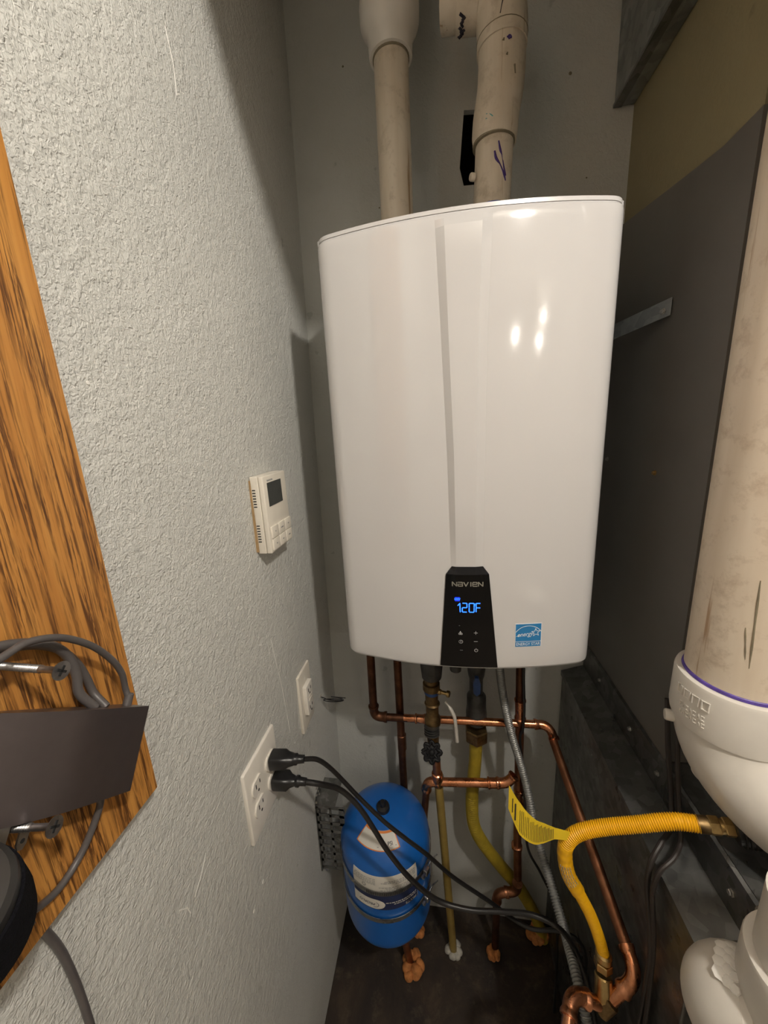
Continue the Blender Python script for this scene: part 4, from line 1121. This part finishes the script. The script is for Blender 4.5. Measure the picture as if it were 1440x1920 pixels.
MB().sweep(spline([top(.80) + ez * .006, (.0320, .2425, 1.3566), (.0340, .2407, 1.3732), (.0370, .2320, 1.3931), (.0400, .2166, 1.4162), (.0420, .1968, 1.4353), (.0430, .1787, 1.4443), (.0430, .1664, 1.4447), (.0430, .1500, 1.440), (.042, .13, 1.42)], 8), .0025, 12).build('cable', 'cable_grey', T)
MB().sweep(spline([top(.22), (.0300, .2073, 1.3800), (.0300, .2087, 1.3956), (.0300, .2066, 1.4124), (.0300, .1990, 1.4264), (.0300, .1856, 1.4377), (.0300, .1701, 1.4454), (.0300, .1590, 1.4462), (.03, .13, 1.44)], 8), .0033, 12).build('cable', 'cable_grey', T)
MB().sweep(spline([top(.42), (.0230, .2230, 1.3666), (.0210, .2220, 1.3815), (.0210, .2182, 1.3976), (.0220, .2091, 1.4158), (.0230, .1945, 1.4300), (.0240, .1759, 1.4390), (.0240, .1639, 1.4386), (.024, .14, 1.43)], 8), .0030, 12).build('cable', 'cable_grey', T)
bot = c - ez * Hh
MB().sweep(spline([bot + ey * .028, (.0300, .2009, 1.2836), (.0260, .1945, 1.2663), (.0220, .1819, 1.2500), (.0220, .1657, 1.2450), (.0240, .1518, 1.2501), (.0300, .1369, 1.2648)], 8), .0027, 12).build('cable', 'cable_grey', T)
for k in (-.024, -.010):
    p = bot + ey * (k - .012); u_ = -ez
    m = MB().prism([(-.0032, 0), (.0032, 0), (.0032, .013), (.0015, .016), (-.0015, .016), (-.0032, .013)], p + ex * .004, ey, u_, ex, .0014)
    m.build('prong', 'steel', T, smooth=False)
    MB().lathe(p + ex * .0052 + u_ * .011, ex, [(.0014, 0), (.0014, .0004)], 10).build('prong_hole', 'slot_black', T)

T = thing('round_device', 'black fabric-sided round device at the lower left edge', 'device', (.045, .10, 1.27))
ax = Vector((.28, -.22, .93)).normalized(); pc = Vector((.055, .094, 1.345)) - ax * .052
MB().lathe(pc, ax, [(.029, 0), (.0330, .004), (.0345, .018), (.0345, .040)], 48).build('fabric_side', 'velvet_black', T)
MB().lathe(pc + ax * .040, ax, [(.0325, 0), (.0332, .002), (.0330, .008), (.0305, .011), (.022, .0118), (.0205, .0105), (.014, .0085), (.008, .008)], 48).build('front_ring', 'device_grey', T)
MB().lathe(pc + ax * .0485, ax, [(.0140, 0), (.0140, .0012), (.0120, .0018)], 32).build('centre_pad', 'rubber_black', T)
MB().sweep(spline([(.020, .135, 1.253), (.016, .147, 1.238), (.012, .156, 1.205), (.008, .162, 1.165), (.006, .164, 1.10), (.006, .16, .98), (.006, .15, .7), (.008, .15, .3), (.02, .16, .006)], 8), .0030, 12).build('cable', 'cable_grey', T)

# ------------------------------------------------------------------ lamps of the room
T = thing('ceiling_lamp', 'bare round bulb hanging over the closet opening', 'lamp', LAMP_POS)
MB().lathe((LAMP_POS[0], LAMP_POS[1], ZC), (0, 0, -1), [(.05, 0), (.05, .02), (.02, .03), (.02, ZC - LAMP_POS[2] - .028)], 24).build('socket', 'plastic_white', T)
MB().lathe((LAMP_POS[0], LAMP_POS[1], LAMP_POS[2]), (0, 0, 1), [(.034 * math.sin(math.pi * k / 14) + .0002, -.034 * math.cos(math.pi * k / 14)) for k in range(15)], 24, False).build('bulb', 'lamp_glow', T)
T = thing('three_bulb_fixture', 'three bulb ceiling fixture further back in the room', 'lamp', FAR_POS)
MB().box((FAR_POS[0] - .03, FAR_POS[1] - .33, FAR_POS[2] + .06), (FAR_POS[0] + .03, FAR_POS[1] + .03, ZC - .001), .004).build('mount', 'brass', T)
for (dx, dy, dz) in [(.24, -.10, .20), (-.36, .10, .0), (.12, .0, .0)]:
    p = Vector(FAR_POS) + Vector((dx, dy, dz))
    MB().cyl(Vector(FAR_POS) + Vector((0, 0, .07)), p + Vector((0, 0, .03)), .006, 10).build('arm', 'brass', T)
    MB().lathe(p, (0, 0, 1), [(.030 * math.sin(math.pi * k / 12) + .0002, -.030 * math.cos(math.pi * k / 12)) for k in range(13)], 20, False).build('bulb', 'far_glow', T)
